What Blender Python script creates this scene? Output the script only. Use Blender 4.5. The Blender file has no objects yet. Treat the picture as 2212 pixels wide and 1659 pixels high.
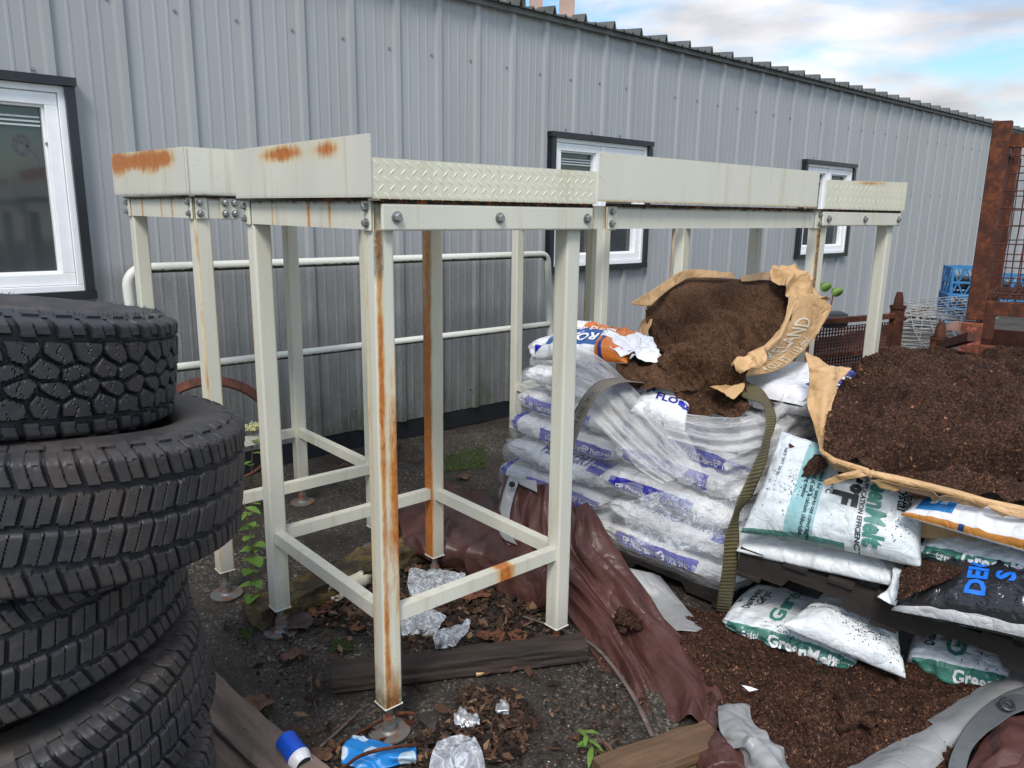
import bpy, bmesh, math, random
import numpy as np
from mathutils import Vector, Matrix, noise
random.seed(7); RNG = np.random.default_rng(7)
S = bpy.context.scene; COL = S.collection
# ------------------------------------------------------------------ camera (survey of the photograph, 2212 x 1659 units)
FPX, PITCH, ROLL, HC = 1671.03, 0.2188557, 0.01425, 1.6
CXP, CYP = 1106.0, 829.5
Rv = Vector((1,0,0)); Fv = Vector((0,math.cos(PITCH),-math.sin(PITCH))); Uv = Rv.cross(Fv)
c_, s_ = math.cos(ROLL), math.sin(ROLL)
R2 = c_*Rv + s_*Uv; U2 = -s_*Rv + c_*Uv
cam_d = bpy.data.cameras.new('camera'); cam = bpy.data.objects.new('camera', cam_d); COL.objects.link(cam)
cam.matrix_world = Matrix(((R2.x,U2.x,-Fv.x,0),(R2.y,U2.y,-Fv.y,0),(R2.z,U2.z,-Fv.z,HC),(0,0,0,1)))
cam_d.sensor_fit = 'HORIZONTAL'; cam_d.sensor_width = 36; cam_d.lens = 36*FPX/2212; cam_d.clip_start = .05; cam_d.clip_end = 2000
S.camera = cam
def ray(x, y): return Fv + R2*((x-CXP)/FPX) - U2*((y-CYP)/FPX)
def W(x, y, d):            # surveyed point seen at (x, y), d metres ahead
    r = ray(x, y); return Vector((0,0,HC)) + r*(d/r.y)
def Z(x, y, z=0.0):        # surveyed point on the level z
    r = ray(x, y); return Vector((0,0,HC)) + r*((z-HC)/r.z)
# ------------------------------------------------------------------ world, sun, exposure
S.view_settings.view_transform = 'Standard'; S.view_settings.look = 'None'; S.view_settings.exposure = 0.68; S.view_settings.gamma = 1
SUN_EL, SUN_AZ = math.radians(50), math.radians(192)
wd_ = bpy.data.worlds.new('World'); S.world = wd_; wd_.use_nodes = True
nt = wd_.node_tree; nt.nodes.clear(); N = nt.nodes.new; L = nt.links.new
out = N('ShaderNodeOutputWorld'); sky = N('ShaderNodeTexSky'); sky.sky_type = 'NISHITA'; sky.sun_disc = False
sky.sun_elevation = SUN_EL; sky.dust_density = .3; sky.air_density = 1.6; sky.sun_rotation = SUN_AZ
b1 = N('ShaderNodeBackground'); b1.inputs[1].default_value = .10; tn = N('ShaderNodeMixRGB'); tn.blend_type = 'MULTIPLY'; tn.inputs[0].default_value = 1; tn.inputs[2].default_value = (.62,.84,1.12,1); L(sky.outputs[0], tn.inputs[1]); L(tn.outputs[0], b1.inputs[0])
tc = N('ShaderNodeTexCoord'); mp = N('ShaderNodeMapping'); mp.inputs['Scale'].default_value = (1.6,1.6,5.0); mp.inputs['Location'].default_value = (7.3,6.1,1.1)
L(tc.outputs['Generated'], mp.inputs[0])
n1 = N('ShaderNodeTexNoise'); n1.inputs['Scale'].default_value = 1.5; n1.inputs['Detail'].default_value = 7; n1.inputs['Roughness'].default_value = .55; n1.inputs['Distortion'].default_value = .35
L(mp.outputs[0], n1.inputs[0])
cr = N('ShaderNodeValToRGB'); cr.color_ramp.elements[0].position = .455; cr.color_ramp.elements[1].position = .57; L(n1.outputs[0], cr.inputs[0])
n2 = N('ShaderNodeTexNoise'); n2.inputs['Scale'].default_value = 2.6; n2.inputs['Detail'].default_value = 6; L(mp.outputs[0], n2.inputs[0])
cc = N('ShaderNodeValToRGB'); cc.color_ramp.elements[0].position = .38; cc.color_ramp.elements[0].color = (.46,.465,.50,1); cc.color_ramp.elements[1].position = .62; cc.color_ramp.elements[1].color = (.85,.85,.87,1)
L(n2.outputs[0], cc.inputs[0])
b2 = N('ShaderNodeBackground'); L(cc.outputs[0], b2.inputs[0])
sxz = N('ShaderNodeSeparateXYZ'); L(tc.outputs['Generated'], sxz.inputs[0]); mr = N('ShaderNodeMapRange'); mr.inputs[1].default_value=.0; mr.inputs[2].default_value=.75; mr.inputs[3].default_value=.62; mr.inputs[4].default_value=1.45; L(sxz.outputs[2], mr.inputs[0]); L(mr.outputs[0], b2.inputs[1])
mx = N('ShaderNodeMixShader'); L(cr.outputs[0], mx.inputs[0]); L(b1.outputs[0], mx.inputs[1]); L(b2.outputs[0], mx.inputs[2]); L(mx.outputs[0], out.inputs[0])
sl = bpy.data.lights.new('sun','SUN'); sl.energy = 1.8; sl.angle = math.radians(18); sl.color = (1,.96,.9)
so = bpy.data.objects.new('sun', sl); COL.objects.link(so)
so.rotation_euler = (math.pi/2-SUN_EL, 0, math.pi-SUN_AZ) if False else (0,0,0)
sd = Vector((math.sin(SUN_AZ)*math.cos(SUN_EL), math.cos(SUN_AZ)*math.cos(SUN_EL), math.sin(SUN_EL)))
so.rotation_euler = sd.to_track_quat('Z','Y').to_euler()
# ------------------------------------------------------------------ helpers
def lin(r,g,b):
    f = lambda c: (c/255)/12.92 if c/255 <= .04045 else ((c/255+.055)/1.055)**2.4
    return (f(r),f(g),f(b),1)
def tag(o, label=None, cat=None, group=None, kind=None):
    if label: o['label'] = label
    if cat: o['category'] = cat
    if group: o['group'] = group
    if kind: o['kind'] = kind
    return o
def thing(name, loc, label, cat, group=None):
    o = bpy.data.objects.new(name, None); o.empty_display_size = .05; COL.objects.link(o); o.location = loc
    return tag(o, label, cat, group)
def link(name, me, mat=None, parent=None, smooth=False):
    o = bpy.data.objects.new(name, me); COL.objects.link(o)
    if mat is not None:
        me.materials.clear()
        for m in (mat if isinstance(mat,(list,tuple)) else [mat]): me.materials.append(m)
    if smooth: me.polygons.foreach_set('use_smooth', [True]*len(me.polygons))
    if parent is not None:
        o.parent = parent; o.matrix_parent_inverse = Matrix.Translation(-Vector(parent.location)) if parent.type=='EMPTY' and parent.parent is None else Matrix()
    return o
def wparent(o, p):          # parent keeping the world place (parents are only ever translated)
    o.parent = p
    off = Vector(p.location) if p.parent is None else Vector((0,0,0))
    o.matrix_parent_inverse = Matrix.Translation(-off) if off.length else Matrix()
    return o
class MB:
    def __init__(s): s.v=[]; s.f=[]
    def add(s, vs, fs):
        n=len(s.v); s.v+= [tuple(v) for v in vs]; s.f += [tuple(i+n for i in f) for f in fs]
    def box(s, c, ax, ay, az):     # centre, three half-vectors
        c=Vector(c); ax=Vector(ax); ay=Vector(ay); az=Vector(az)
        vs=[c+i*ax+j*ay+k*az for k in (-1,1) for j in (-1,1) for i in (-1,1)]
        fs=[(0,2,3,1),(4,5,7,6),(0,1,5,4),(2,6,7,3),(0,4,6,2),(1,3,7,5)]
        if ax.cross(ay).dot(az) < 0: fs=[f[::-1] for f in fs]
        s.add(vs, fs)
    def bar(s, a, b, w, h, up=(0,0,1)):
        a=Vector(a); b=Vector(b); d=(b-a); up=Vector(up); x=d.cross(up)
        if x.length<1e-6: x=d.cross(Vector((1,0,0)))
        x.normalize(); u=x.cross(d).normalized()
        s.box((a+b)/2, d/2, x*w/2, u*h/2)
    def tube(s, pts, r, n=10, cap=True):
        pts=[Vector(p) for p in pts]; m=len(pts); rr = r if isinstance(r,(list,tuple)) else [r]*m
        T=[(pts[min(i+1,m-1)]-pts[max(i-1,0)]).normalized() for i in range(m)]
        u=T[0].orthogonal().normalized(); vs=[]
        for i in range(m):
            u=(u-T[i]*u.dot(T[i])).normalized(); w=T[i].cross(u)
            vs+=[pts[i]+(u*math.cos(2*math.pi*k/n)+w*math.sin(2*math.pi*k/n))*rr[i] for k in range(n)]
        fs=[(i*n+k,i*n+(k+1)%n,(i+1)*n+(k+1)%n,(i+1)*n+k) for i in range(m-1) for k in range(n)]
        if cap: fs+=[tuple(range(n))[::-1], tuple((m-1)*n+k for k in range(n))]
        s.add(vs,fs)
    def build(s, name, mat, parent=None, smooth=False, bevel=0):
        me=bpy.data.meshes.new(name); me.from_pydata(s.v,[],s.f); me.update()
        o=link(name, me, mat, None, smooth)
        if parent is not None: wparent(o,parent)
        if bevel:
            m=o.modifiers.new('bevel','BEVEL'); m.width=bevel; m.segments=2; m.limit_method='ANGLE'
        if smooth:
            me.set_sharp_from_angle(angle=math.radians(40))
        return o
def fnoise(x,y,z=0,sc=1,oc=3,seed=0):
    return noise.fractal(Vector((x*sc+seed*13.7,y*sc-seed*7.1,z*sc+seed*3.3)), .9, 2.1, oc)
def grid_mesh(name, P, UV=True, closed_u=False, flip=False):
    nu,nv=P.shape[0],P.shape[1]
    me=bpy.data.meshes.new(name)
    iu=np.arange(nu if closed_u else nu-1); iv=np.arange(nv-1)
    a=(iu[:,None]*nv+iv[None,:]); b=(((iu+1)%nu)[:,None]*nv+iv[None,:])
    F=np.stack([a,b,b+1,a+1],-1).reshape(-1,4)
    if flip: F=F[:,::-1]
    nf=len(F)
    me.vertices.add(nu*nv); me.vertices.foreach_set('co', P.reshape(-1).astype(np.float32))
    me.loops.add(nf*4); me.loops.foreach_set('vertex_index', F.reshape(-1).astype(np.int32))
    me.polygons.add(nf); me.polygons.foreach_set('loop_start', np.arange(0,nf*4,4,dtype=np.int32))
    try: me.polygons.foreach_set('loop_total', np.full(nf,4,dtype=np.int32))
    except Exception: pass
    me.update(calc_edges=True)
    if UV:
        uvl=me.uv_layers.new(name='UVMap'); ui=F//nv; vi=F%nv
        uu=ui/(nu-1 if not closed_u else nu); 
        if closed_u:
            w=(ui.max(1)-ui.min(1))>nu/2
            uu=np.where(w[:,None]&(ui==0),1.0,uu)
        uv=np.stack([uu,vi/(nv-1)],-1).reshape(-1).astype(np.float32)
        uvl.data.foreach_set('uv',uv)
    me.polygons.foreach_set('use_smooth', np.ones(nf,dtype=bool))
    return me
def cr_interp(C, n, axis):     # Catmull-Rom resample along an axis
    C=np.moveaxis(C,axis,0); m=C.shape[0]
    if m==2: t=np.linspace(0,1,n).reshape(-1,*([1]*(C.ndim-1))); R=C[0]*(1-t)+C[1]*t
    else:
        E=np.concatenate([2*C[:1]-C[1:2],C,2*C[-1:]-C[-2:-1]])
        t=np.linspace(0,m-1,n); i=np.minimum(t.astype(int),m-2); f=(t-i).reshape(-1,*([1]*(C.ndim-1)))
        p0,p1,p2,p3=E[i],E[i+1],E[i+2],E[i+3]
        R=.5*(2*p1+(p2-p0)*f+(2*p0-5*p1+4*p2-p3)*f*f+(3*p1-p0-3*p2+p3)*f**3)
    return np.moveaxis(R,0,axis)
def normals(P):
    du=np.gradient(P,axis=0); dv=np.gradient(P,axis=1); n=np.cross(du,dv); n/=np.linalg.norm(n,axis=-1,keepdims=True)+1e-9
    return n
class Surf:
    def __init__(s,P,sign=1): s.P=P; s.n=normals(P)*sign
    def at(s,u,v,off=0):
        nu,nv=s.P.shape[:2]; x=min(max(u,0),1)*(nu-1); y=min(max(v,0),1)*(nv-1); i=min(int(x),nu-2); j=min(int(y),nv-2); a=x-i; b=y-j
        g=lambda A:(A[i,j]*(1-a)*(1-b)+A[i+1,j]*a*(1-b)+A[i,j+1]*(1-a)*b+A[i+1,j+1]*a*b)
        n=g(s.n); n=n/(np.linalg.norm(n)+1e-9); return g(s.P)+n*off
def facing(P):                 # sign that turns the sheet's normals to the open side seen by a visitor
    n=normals(P); c=P-np.array([0,0,HC]); return -1 if (n*c).sum()>0 else 1
def sheet(name, ctrl, nu, nv, mat, parent=None, amp=0, nsc=6, oc=3, seed=0, thick=0, dfun=None, fade=0, crease=0):
    C=np.array([[list(p) if len(p)==3 and isinstance(p,Vector) else list(W(*p)) for p in row] for row in ctrl],dtype=float)
    P=cr_interp(cr_interp(C,nu,0),nv,1); sg=facing(P); n=normals(P)*sg
    if amp or dfun or crease:
        D=np.zeros((nu,nv))
        for i in range(nu):
            for j in range(nv):
                p=P[i,j]; d=0
                if amp: d+=amp*fnoise(p[0],p[1],p[2],nsc,oc,seed)
                if crease:
                    q=fnoise(p[0]*1.0,p[1],p[2],nsc*.7,2,seed+5); d+=crease*(1-abs(q)*5 if abs(q)<.2 else 0)
                if dfun: d+=dfun(i/(nu-1),j/(nv-1),p)
                D[i,j]=d
        if fade: D*=np.minimum(1,np.linspace(0,1,nu)*fade)[:,None]
        P=P+n*D[...,None]
    me=grid_mesh(name,P,flip=(sg<0)); o=link(name,me,mat)
    if parent is not None: wparent(o,parent)
    if thick:
        m=o.modifiers.new('thick','SOLIDIFY'); m.thickness=thick; m.offset=-1
    return o,Surf(P,sg)
def pillow(name, corners, T, mat, parent=None, nu=64, nv=44, p=3.0, Tb=None, pinch=.06, wr=.006, seed=0, up=None, seam=0.0, sag=0):
    C=[np.array(c if isinstance(c,Vector) else W(*c)) for c in corners]; Tb=T*.5 if Tb is None else Tb
    u=np.linspace(0,1,nu)[:,None]; v=np.linspace(0,1,nv)[None,:]
    us=.5+(u-.5)*(1-pinch*np.sin(np.pi*v)); vs=.5+(v-.5)*(1-pinch*np.sin(np.pi*u))
    P=(C[0]*((1-us)*(1-vs))[...,None]+C[1]*(us*(1-vs))[...,None]+C[2]*(us*vs)[...,None]+C[3]*((1-us)*vs)[...,None])
    n=np.cross(C[1]-C[0],C[3]-C[0]); n/=np.linalg.norm(n)
    if up is None: up=np.array([0,0,HC])-P.mean((0,1))
    if n.dot(np.array(up))<0: n=-n
    e=((1-np.abs(2*u-1)**p)*(1-np.abs(2*v-1)**p)); e=np.clip(e,0,1)**.5
    D=np.zeros((nu,nv)); le=np.linalg.norm(C[1]-C[0]); lw=np.linalg.norm(C[3]-C[0])
    for i in range(nu):
        for j in range(nv):
            a=i/(nu-1); b=j/(nv-1); x=a*le; y=b*lw
            ee=min(a,1-a)*le; eb=min(b,1-b)*lw
            w=1.6*fnoise(x*1.5,y*14,0,1,2,seed)*math.exp(-ee*7)+1.3*fnoise(x*14,y*1.5,3,1,2,seed)*math.exp(-eb*9)+.9*fnoise(x,y,0,7,3,seed)
            q=fnoise(x,y,9,4,2,seed); w+=.9*max(0,1-abs(q)*9)
            D[i,j]=w*wr
    top=P+n*((e*T)[...,None]+(D*np.minimum(1,e*3))[...,None])
    bot=P-n*((e*Tb)[...,None])
    if sag: top[...,2]-=0
    obj=link(name, grid_mesh(name, np.concatenate([top,bot[::-1][1:]],0)), mat)
    # uv: the front sheet takes u 0-1, the back sheet runs past 1
    uvl=obj.data.uv_layers[0]; arr=np.zeros(len(uvl.data)*2,dtype=np.float32); uvl.data.foreach_get('uv',arr); arr=arr.reshape(-1,2); arr[:,0]*=(2*nu-2)/(nu-1); uvl.data.foreach_set('uv',arr.reshape(-1))
    bm=bmesh.new(); bm.from_mesh(obj.data); bmesh.ops.remove_doubles(bm,verts=bm.verts,dist=.0004)
    bmesh.ops.recalc_face_normals(bm,faces=bm.faces); bm.to_mesh(obj.data); bm.free()
    if parent is not None: wparent(obj,parent)
    nn=normals(top); sg=1 if (nn@n).sum()>0 else -1
    return obj,Surf(top,sg)
def lettering(surf, txt, u0, v0, du, dv, size, mat, parent, off=.003, name='lettering', bold=.0, sc=1.0, shear=0):
    """text starts at (u0,v0) on the surface; du,dv: surface direction of the baseline per metre of text; up is 90 degrees left of it"""
    cu=bpy.data.curves.new('txt','FONT'); cu.body=txt; cu.size=1; cu.offset=bold; cu.shear=shear; cu.resolution_u=2
    to=bpy.data.objects.new('txt',cu); COL.objects.link(to)
    dg=bpy.context.evaluated_depsgraph_get(); me=bpy.data.meshes.new_from_object(to.evaluated_get(dg))
    bpy.data.objects.remove(to); bpy.data.curves.remove(cu)
    bm=bmesh.new(); bm.from_mesh(me)
    for it in range(3):
        ed=[e for e in bm.edges if e.calc_length()*size>.012]
        if ed: bmesh.ops.subdivide_edges(bm,edges=ed,cuts=1); bmesh.ops.triangulate(bm,faces=bm.faces)
    # metric of the surface at the anchor
    e=.01; P0=surf.at(u0,v0); lu=np.linalg.norm(surf.at(min(u0+e,1),v0)-surf.at(max(u0-e,0),v0))/(min(u0+e,1)-max(u0-e,0)); lv=np.linalg.norm(surf.at(u0,min(v0+e,1))-surf.at(u0,max(v0-e,0)))/(min(v0+e,1)-max(v0-e,0))
    L_=math.hypot(du,dv); du/=L_; dv/=L_
    # handedness so that letters are not mirrored
    A=surf.at(u0,v0); Bu=surf.at(u0+.02,v0)-A; Bv=surf.at(u0,v0+.02)-A; x=surf.at(u0,v0,1)-A
    h=1 if np.dot(np.cross(Bu,Bv),x)>0 else -1
    for v in bm.verts:
        X=v.co.x*size*sc; Y=v.co.y*size
        uu=u0+(X*du-h*Y*dv)/lu; vv=v0+(X*dv+h*Y*du)/lv
        v.co=Vector(surf.at(uu,vv,off))
    bm.to_mesh(me); bm.free(); me.name=name
    o=link(name,me,mat); wparent(o,parent); return o
def scatter(name, pts, nrm, size, mat, parent=None, flat=.35, jit=.5, seed=1):
    """many small chips as one mesh"""
    g=np.random.default_rng(seed); n=len(pts); pts=np.array(pts); nrm=np.array(nrm)
    sx=size*g.uniform(.5,1.5,n); base=g.normal(size=(n,3)); a=base-(base*nrm).sum(1,keepdims=True)*nrm; a/=np.linalg.norm(a,axis=1,keepdims=True)
    a=a+nrm*g.normal(0,jit,(n,1)); a/=np.linalg.norm(a,axis=1,keepdims=True)
    b=np.cross(nrm,a); b/=np.linalg.norm(b,axis=1,keepdims=True)+1e-9; c=np.cross(a,b)
    lx=(a*sx[:,None]); ly=b*(sx*g.uniform(.25,.6,n))[:,None]; lz=c*(sx*flat*g.uniform(.4,1,n))[:,None]
    V=np.stack([pts-lx,pts+ly-lz*.2,pts+lx,pts-ly-lz*.2,pts+lz,],1)
    F=np.array([[0,3,4],[3,2,4],[2,1,4],[1,0,4]])
    Fa=(F[None]+np.arange(n)[:,None,None]*5).reshape(-1,3)
    me=bpy.data.meshes.new(name); me.vertices.add(n*5); me.vertices.foreach_set('co',V.reshape(-1).astype(np.float32))
    me.loops.add(len(Fa)*3); me.loops.foreach_set('vertex_index',Fa.reshape(-1).astype(np.int32)); me.polygons.add(len(Fa))
    me.polygons.foreach_set('loop_start',np.arange(0,len(Fa)*3,3,dtype=np.int32))
    try: me.polygons.foreach_set('loop_total',np.full(len(Fa),3,dtype=np.int32))
    except Exception: pass
    me.update(calc_edges=True)
    at=me.attributes.new('rnd','FLOAT','POINT'); at.data.foreach_set('value',np.repeat(g.random(n),5).astype(np.float32))
    o=link(name,me,mat)
    if parent is not None: wparent(o,parent)
    return o
# ------------------------------------------------------------------ materials
class Mt:
    def __init__(s,name,col=(.5,.5,.5,1),rough=.6,metal=0,spec=.5):
        m=bpy.data.materials.new(name); m.use_nodes=True; s.m=m; s.nt=m.node_tree; s.b=s.nt.nodes['Principled BSDF']
        s.b.inputs['Base Color'].default_value=col; s.b.inputs['Roughness'].default_value=rough; s.b.inputs['Metallic'].default_value=metal
        s.b.inputs['Specular IOR Level'].default_value=spec; s.col=None; s.colv=col; s.tc=None
    def n(s,t,**k):
        q=s.nt.nodes.new('ShaderNode'+t)
        for a,b in k.items():
            if a in q.inputs: q.inputs[a].default_value=b
            else: setattr(q,a,b)
        return q
    def l(s,a,b): s.nt.links.new(a,b)
    def coord(s,sc=(1,1,1),kind='Object'):
        if s.tc is None: s.tc=s.n('TexCoord')
        mp=s.n('Mapping'); mp.inputs['Scale'].default_value=sc; s.l(s.tc.outputs[kind],mp.inputs[0]); return mp.outputs[0]
    def noise(s,scale,sc=(1,1,1),detail=4,rough=.6,dist=0,kind='Object'):
        q=s.n('TexNoise',Scale=scale,Detail=detail,Roughness=rough,Distortion=dist); s.l(s.coord(sc,kind),q.inputs['Vector']); return q.outputs[0]
    def vor(s,scale,sc=(1,1,1),out='Distance',kind='Object',feature='F1'):
        q=s.n('TexVoronoi',Scale=scale); q.feature=feature; s.l(s.coord(sc,kind),q.inputs['Vector']); return q.outputs[out]
    def ridge(s,scale,sc=(1,1,1),dist=.6,detail=3):
        return s.math('POWER',s.math('ABSOLUTE',s.math('MULTIPLY',s.math('SUBTRACT',s.noise(scale,sc,detail,.5,dist),.5),2.0)),.6)
    def ramp(s,f,stops):
        q=s.n('ValToRGB'); e=q.color_ramp.elements
        while len(e)<len(stops): e.new(.5)
        for k,(p,c) in enumerate(stops): e[k].position=p; e[k].color=c if isinstance(c,(tuple,list)) else (c,c,c,1)
        s.l(f,q.inputs[0]); return q.outputs[0]
    def math(s,op,a,b=0,clamp=False):
        q=s.n('Math'); q.operation=op; q.use_clamp=clamp
        for i,x in enumerate((a,b)):
            if isinstance(x,(int,float)): q.inputs[i].default_value=x
            else: s.l(x,q.inputs[i])
        return q.outputs[0]
    def cur(s):
        if s.col is None:
            q=s.n('RGB'); q.outputs[0].default_value=s.colv; s.col=q.outputs[0]
        return s.col
    def over(s,col,fac):       # lay a colour over the current one
        q=s.n('MixRGB'); 
        if isinstance(fac,(int,float)): q.inputs[0].default_value=fac
        else: s.l(fac,q.inputs[0])
        s.l(s.cur(),q.inputs[1])
        if isinstance(col,(tuple,list)): q.inputs[2].default_value=col
        else: s.l(col,q.inputs[2])
        s.col=q.outputs[0]; return s
    def mul(s,f):
        q=s.n('MixRGB'); q.blend_type='MULTIPLY'; q.inputs[0].default_value=1; s.l(s.cur(),q.inputs[1]); s.l(f,q.inputs[2]); s.col=q.outputs[0]; return s
    def bump(s,h,strength=.3,dist=.01):
        q=s.n('Bump',Strength=strength,Distance=dist); s.l(h,q.inputs['Height'])
        if getattr(s,'bm',None): s.l(s.bm,q.inputs['Normal'])
        s.bm=q.outputs[0]; return s
    def done(s):
        if s.col is not None: s.l(s.col,s.b.inputs['Base Color'])
        if getattr(s,'bm',None): s.l(s.bm,s.b.inputs['Normal'])
        return s.m
def m_plain(name,col,rough=.6,metal=0,var=.15,vs=8,bs=0,bsc=60):
    t=Mt(name,col,rough,metal); f=t.ramp(t.noise(vs),[(.3,1-var),(.7,1+var*.3)]); t.mul(f)
    if bs: t.bump(t.noise(bsc),bs,.004)
    return t.done()
RUST=lin(150,78,30)
def m_cream(name='cream_paint',c=(.69,.665,.55,1)):
    t=Mt(name,c,.42)
    t.mul(t.ramp(t.noise(3,(1,1,.35)),[(.25,.88),(.7,1.03)]))
    st=t.ramp(t.noise(26,(1,1,.06),3),[(.56,0.),(.72,.35)]); t.over(lin(178,160,110),st)
    sp=t.ramp(t.noise(120,(1,1,1),2),[(.68,0.),(.74,.5)]); t.over(lin(120,110,90),sp)
    at=t.n('Attribute'); at.attribute_name='rust'; r=at.outputs['Fac']
    t.over(lin(218,192,128),t.math('MULTIPLY',t.ramp(r,[(.02,0.),(.35,.75)]),t.ramp(t.noise(16,(1,1,.3),4,.6),[(.3,.4),(.6,1.)])))
    nz=t.noise(38,(1,1,.22),5,.7); f=t.math('ADD',t.math('MULTIPLY',r,1.35),t.math('MULTIPLY',t.math('SUBTRACT',nz,.5),1.5)); 
    f1=t.ramp(f,[(.26,0.),(.46,.40),(.78,.95)]); f2=t.math('MULTIPLY',f1,t.ramp(r,[(0.02,0.),(.12,1.)]))
    rc=t.ramp(t.noise(70,(1,1,.7),6,.7),[(.3,lin(150,78,22)),(.5,lin(186,104,32)),(.72,lin(206,136,60))])
    t.over(rc,f2)
    ag=t.n('Attribute'); ag.attribute_name='grime'; g=t.math('MULTIPLY',ag.outputs['Fac'],t.ramp(t.noise(70,(1,1,1),5,.7),[(.3,.35),(.6,1.)])); t.over(lin(52,46,34),g)
    t.bump(t.noise(200),.08,.002)
    return t.done()
M={}
M['cream']=m_cream(); M['cream_warm']=m_cream('warm_cream_paint',(.74,.71,.55,1))
def m_grime_shade():  # seam colour: moss and rust grime, doubling as painted shade
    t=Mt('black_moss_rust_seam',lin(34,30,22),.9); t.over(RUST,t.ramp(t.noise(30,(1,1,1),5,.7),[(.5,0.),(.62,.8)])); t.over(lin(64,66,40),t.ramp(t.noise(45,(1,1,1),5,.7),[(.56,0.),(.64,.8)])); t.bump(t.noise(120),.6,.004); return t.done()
M['grime']=m_grime_shade()
def m_wall():
    t=Mt('wall_panel_paint',(.355,.362,.366,1),.42)
    t.mul(t.ramp(t.noise(2.2,(1,1,.25)),[(.3,.9),(.7,1.04)]))
    t.mul(t.ramp(t.noise(160,(1,1,1),2),[(.25,.93),(.7,1.02)]))
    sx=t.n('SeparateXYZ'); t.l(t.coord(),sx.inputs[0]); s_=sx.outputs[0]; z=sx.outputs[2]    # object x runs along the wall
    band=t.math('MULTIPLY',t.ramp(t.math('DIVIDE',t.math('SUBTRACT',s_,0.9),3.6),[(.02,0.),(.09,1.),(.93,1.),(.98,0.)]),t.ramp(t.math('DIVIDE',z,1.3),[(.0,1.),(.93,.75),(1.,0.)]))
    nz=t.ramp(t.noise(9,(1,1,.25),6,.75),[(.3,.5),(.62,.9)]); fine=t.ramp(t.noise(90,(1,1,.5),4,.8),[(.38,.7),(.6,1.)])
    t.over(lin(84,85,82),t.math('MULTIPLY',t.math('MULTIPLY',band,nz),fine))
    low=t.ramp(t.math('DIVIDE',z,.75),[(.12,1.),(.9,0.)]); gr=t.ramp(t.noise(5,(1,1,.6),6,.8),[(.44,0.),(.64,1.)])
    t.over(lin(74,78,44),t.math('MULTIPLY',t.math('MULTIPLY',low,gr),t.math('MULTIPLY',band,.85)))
    st=t.ramp(t.noise(30,(1,1,.03),3,.6),[(.55,0.),(.7,.4)]); t.over(lin(96,98,94),t.math('MULTIPLY',st,band))
    return t.done()
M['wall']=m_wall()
M['white_pvc']=m_plain('white_pvc',(.93,.93,.93,1),.3,var=.06,vs=14)
M['black_trim']=m_plain('black_trim',(.02,.023,.028,1),.35,var=.3,vs=6)
def m_glass():
    t=Mt('window_glass',(.035,.042,.045,1),.06,0,.9); t.over(lin(92,98,96),t.ramp(t.noise(3,(1,1,.5),5),[(.42,0.),(.75,.28)])); return t.done()
M['glass']=m_glass(); M['decal']=Mt('grey_vinyl_decal',(.075,.07,.085,1),.5).done()
M['steel']=m_plain('zinc_steel',(.42,.42,.40,1),.38,.85,.25,40)
M['screw']=m_plain('screw_heads',(.30,.30,.29,1),.5,.6)
M['roofm']=m_plain('roof_sheet',(.16,.165,.15,1),.5,.3,.3,5)
M['pink']=m_plain('pink_beige_panel',lin(214,178,160),.6,var=.15)
M['pale']=m_plain('pale_sheet',lin(210,214,216),.4,var=.1)
def m_rust(name,base,c2,c3,pink=None,pf=(.45,.55)):
    t=Mt(name,base,.85); t.col=t.ramp(t.noise(14,(1,1,1),6,.75),[(.3,base),(.5,c2),(.68,c3)])
    if pink: t.over(pink,t.ramp(t.noise(9,(1,1,1),5,.8),[(pf[0],1.),(pf[1],0.)]))
    t.bump(t.noise(90,(1,1,1),5,.7),.35,.004); return t.done()
M['rust']=m_rust('rusted_steel',lin(48,25,17),lin(76,38,22),lin(126,68,30))
M['rustred']=m_rust('red_brown_rust',lin(56,30,23),lin(78,42,31),lin(104,58,42))
M['pinkrust']=m_rust('flaking_pink_paint',lin(84,44,30),lin(110,60,38),lin(140,80,44),lin(168,92,84),(.42,.48))
def m_rubber(name,dust=.55):
    t=Mt(name,(.028,.029,.032,1),.52,0,.45)
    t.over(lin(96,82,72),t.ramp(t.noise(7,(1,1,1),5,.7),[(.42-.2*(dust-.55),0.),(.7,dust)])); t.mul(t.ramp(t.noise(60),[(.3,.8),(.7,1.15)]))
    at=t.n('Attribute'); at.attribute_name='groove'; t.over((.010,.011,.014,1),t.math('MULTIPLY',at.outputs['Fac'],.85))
    t.bump(t.noise(160),.15,.002); return t.done()
M['rubber']=m_rubber('tyre_rubber',.3); M['rubber_dusty']=m_rubber('dusty_tyre_rubber',.5)
def m_bark(name,a,b,c,sc=170):
    t=Mt(name,a,.95,0,.2); v=t.vor(sc,(1,1,1),'Color'); bw=t.n('RGBToBW'); t.l(v,bw.inputs[0]); x=t.math('ADD',t.math('MULTIPLY',bw.outputs[0],.6),t.math('MULTIPLY',t.noise(sc*.6,(1,1,1),4,.7),.5))
    t.col=t.ramp(x,[(.25,a),(.55,b),(.82,c)]); t.mul(t.ramp(t.noise(3.5,(1,1,1),6,.65),[(.35,.62),(.65,1.22)]))
    t.bump(x,.9,.008); t.bump(t.noise(sc*.35),.6,.015); return t.done()
M['bark']=m_bark('bark_fines',lin(34,22,16),lin(60,40,30),lin(98,68,50))
M['peat']=m_bark('peat_moss',lin(56,38,27),lin(86,60,43),lin(118,88,64),300)
def m_chip(name,stops):
    t=Mt(name,stops[0][1],.9,0,.2); at=t.n('Attribute'); at.attribute_name='rnd'; t.col=t.ramp(at.outputs['Fac'],stops); return t.done()
M['chip']=m_chip('bark_chips',[(0,lin(26,16,11)),(.5,lin(50,32,24)),(.88,lin(82,54,40)),(.98,lin(140,100,74))])
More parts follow.
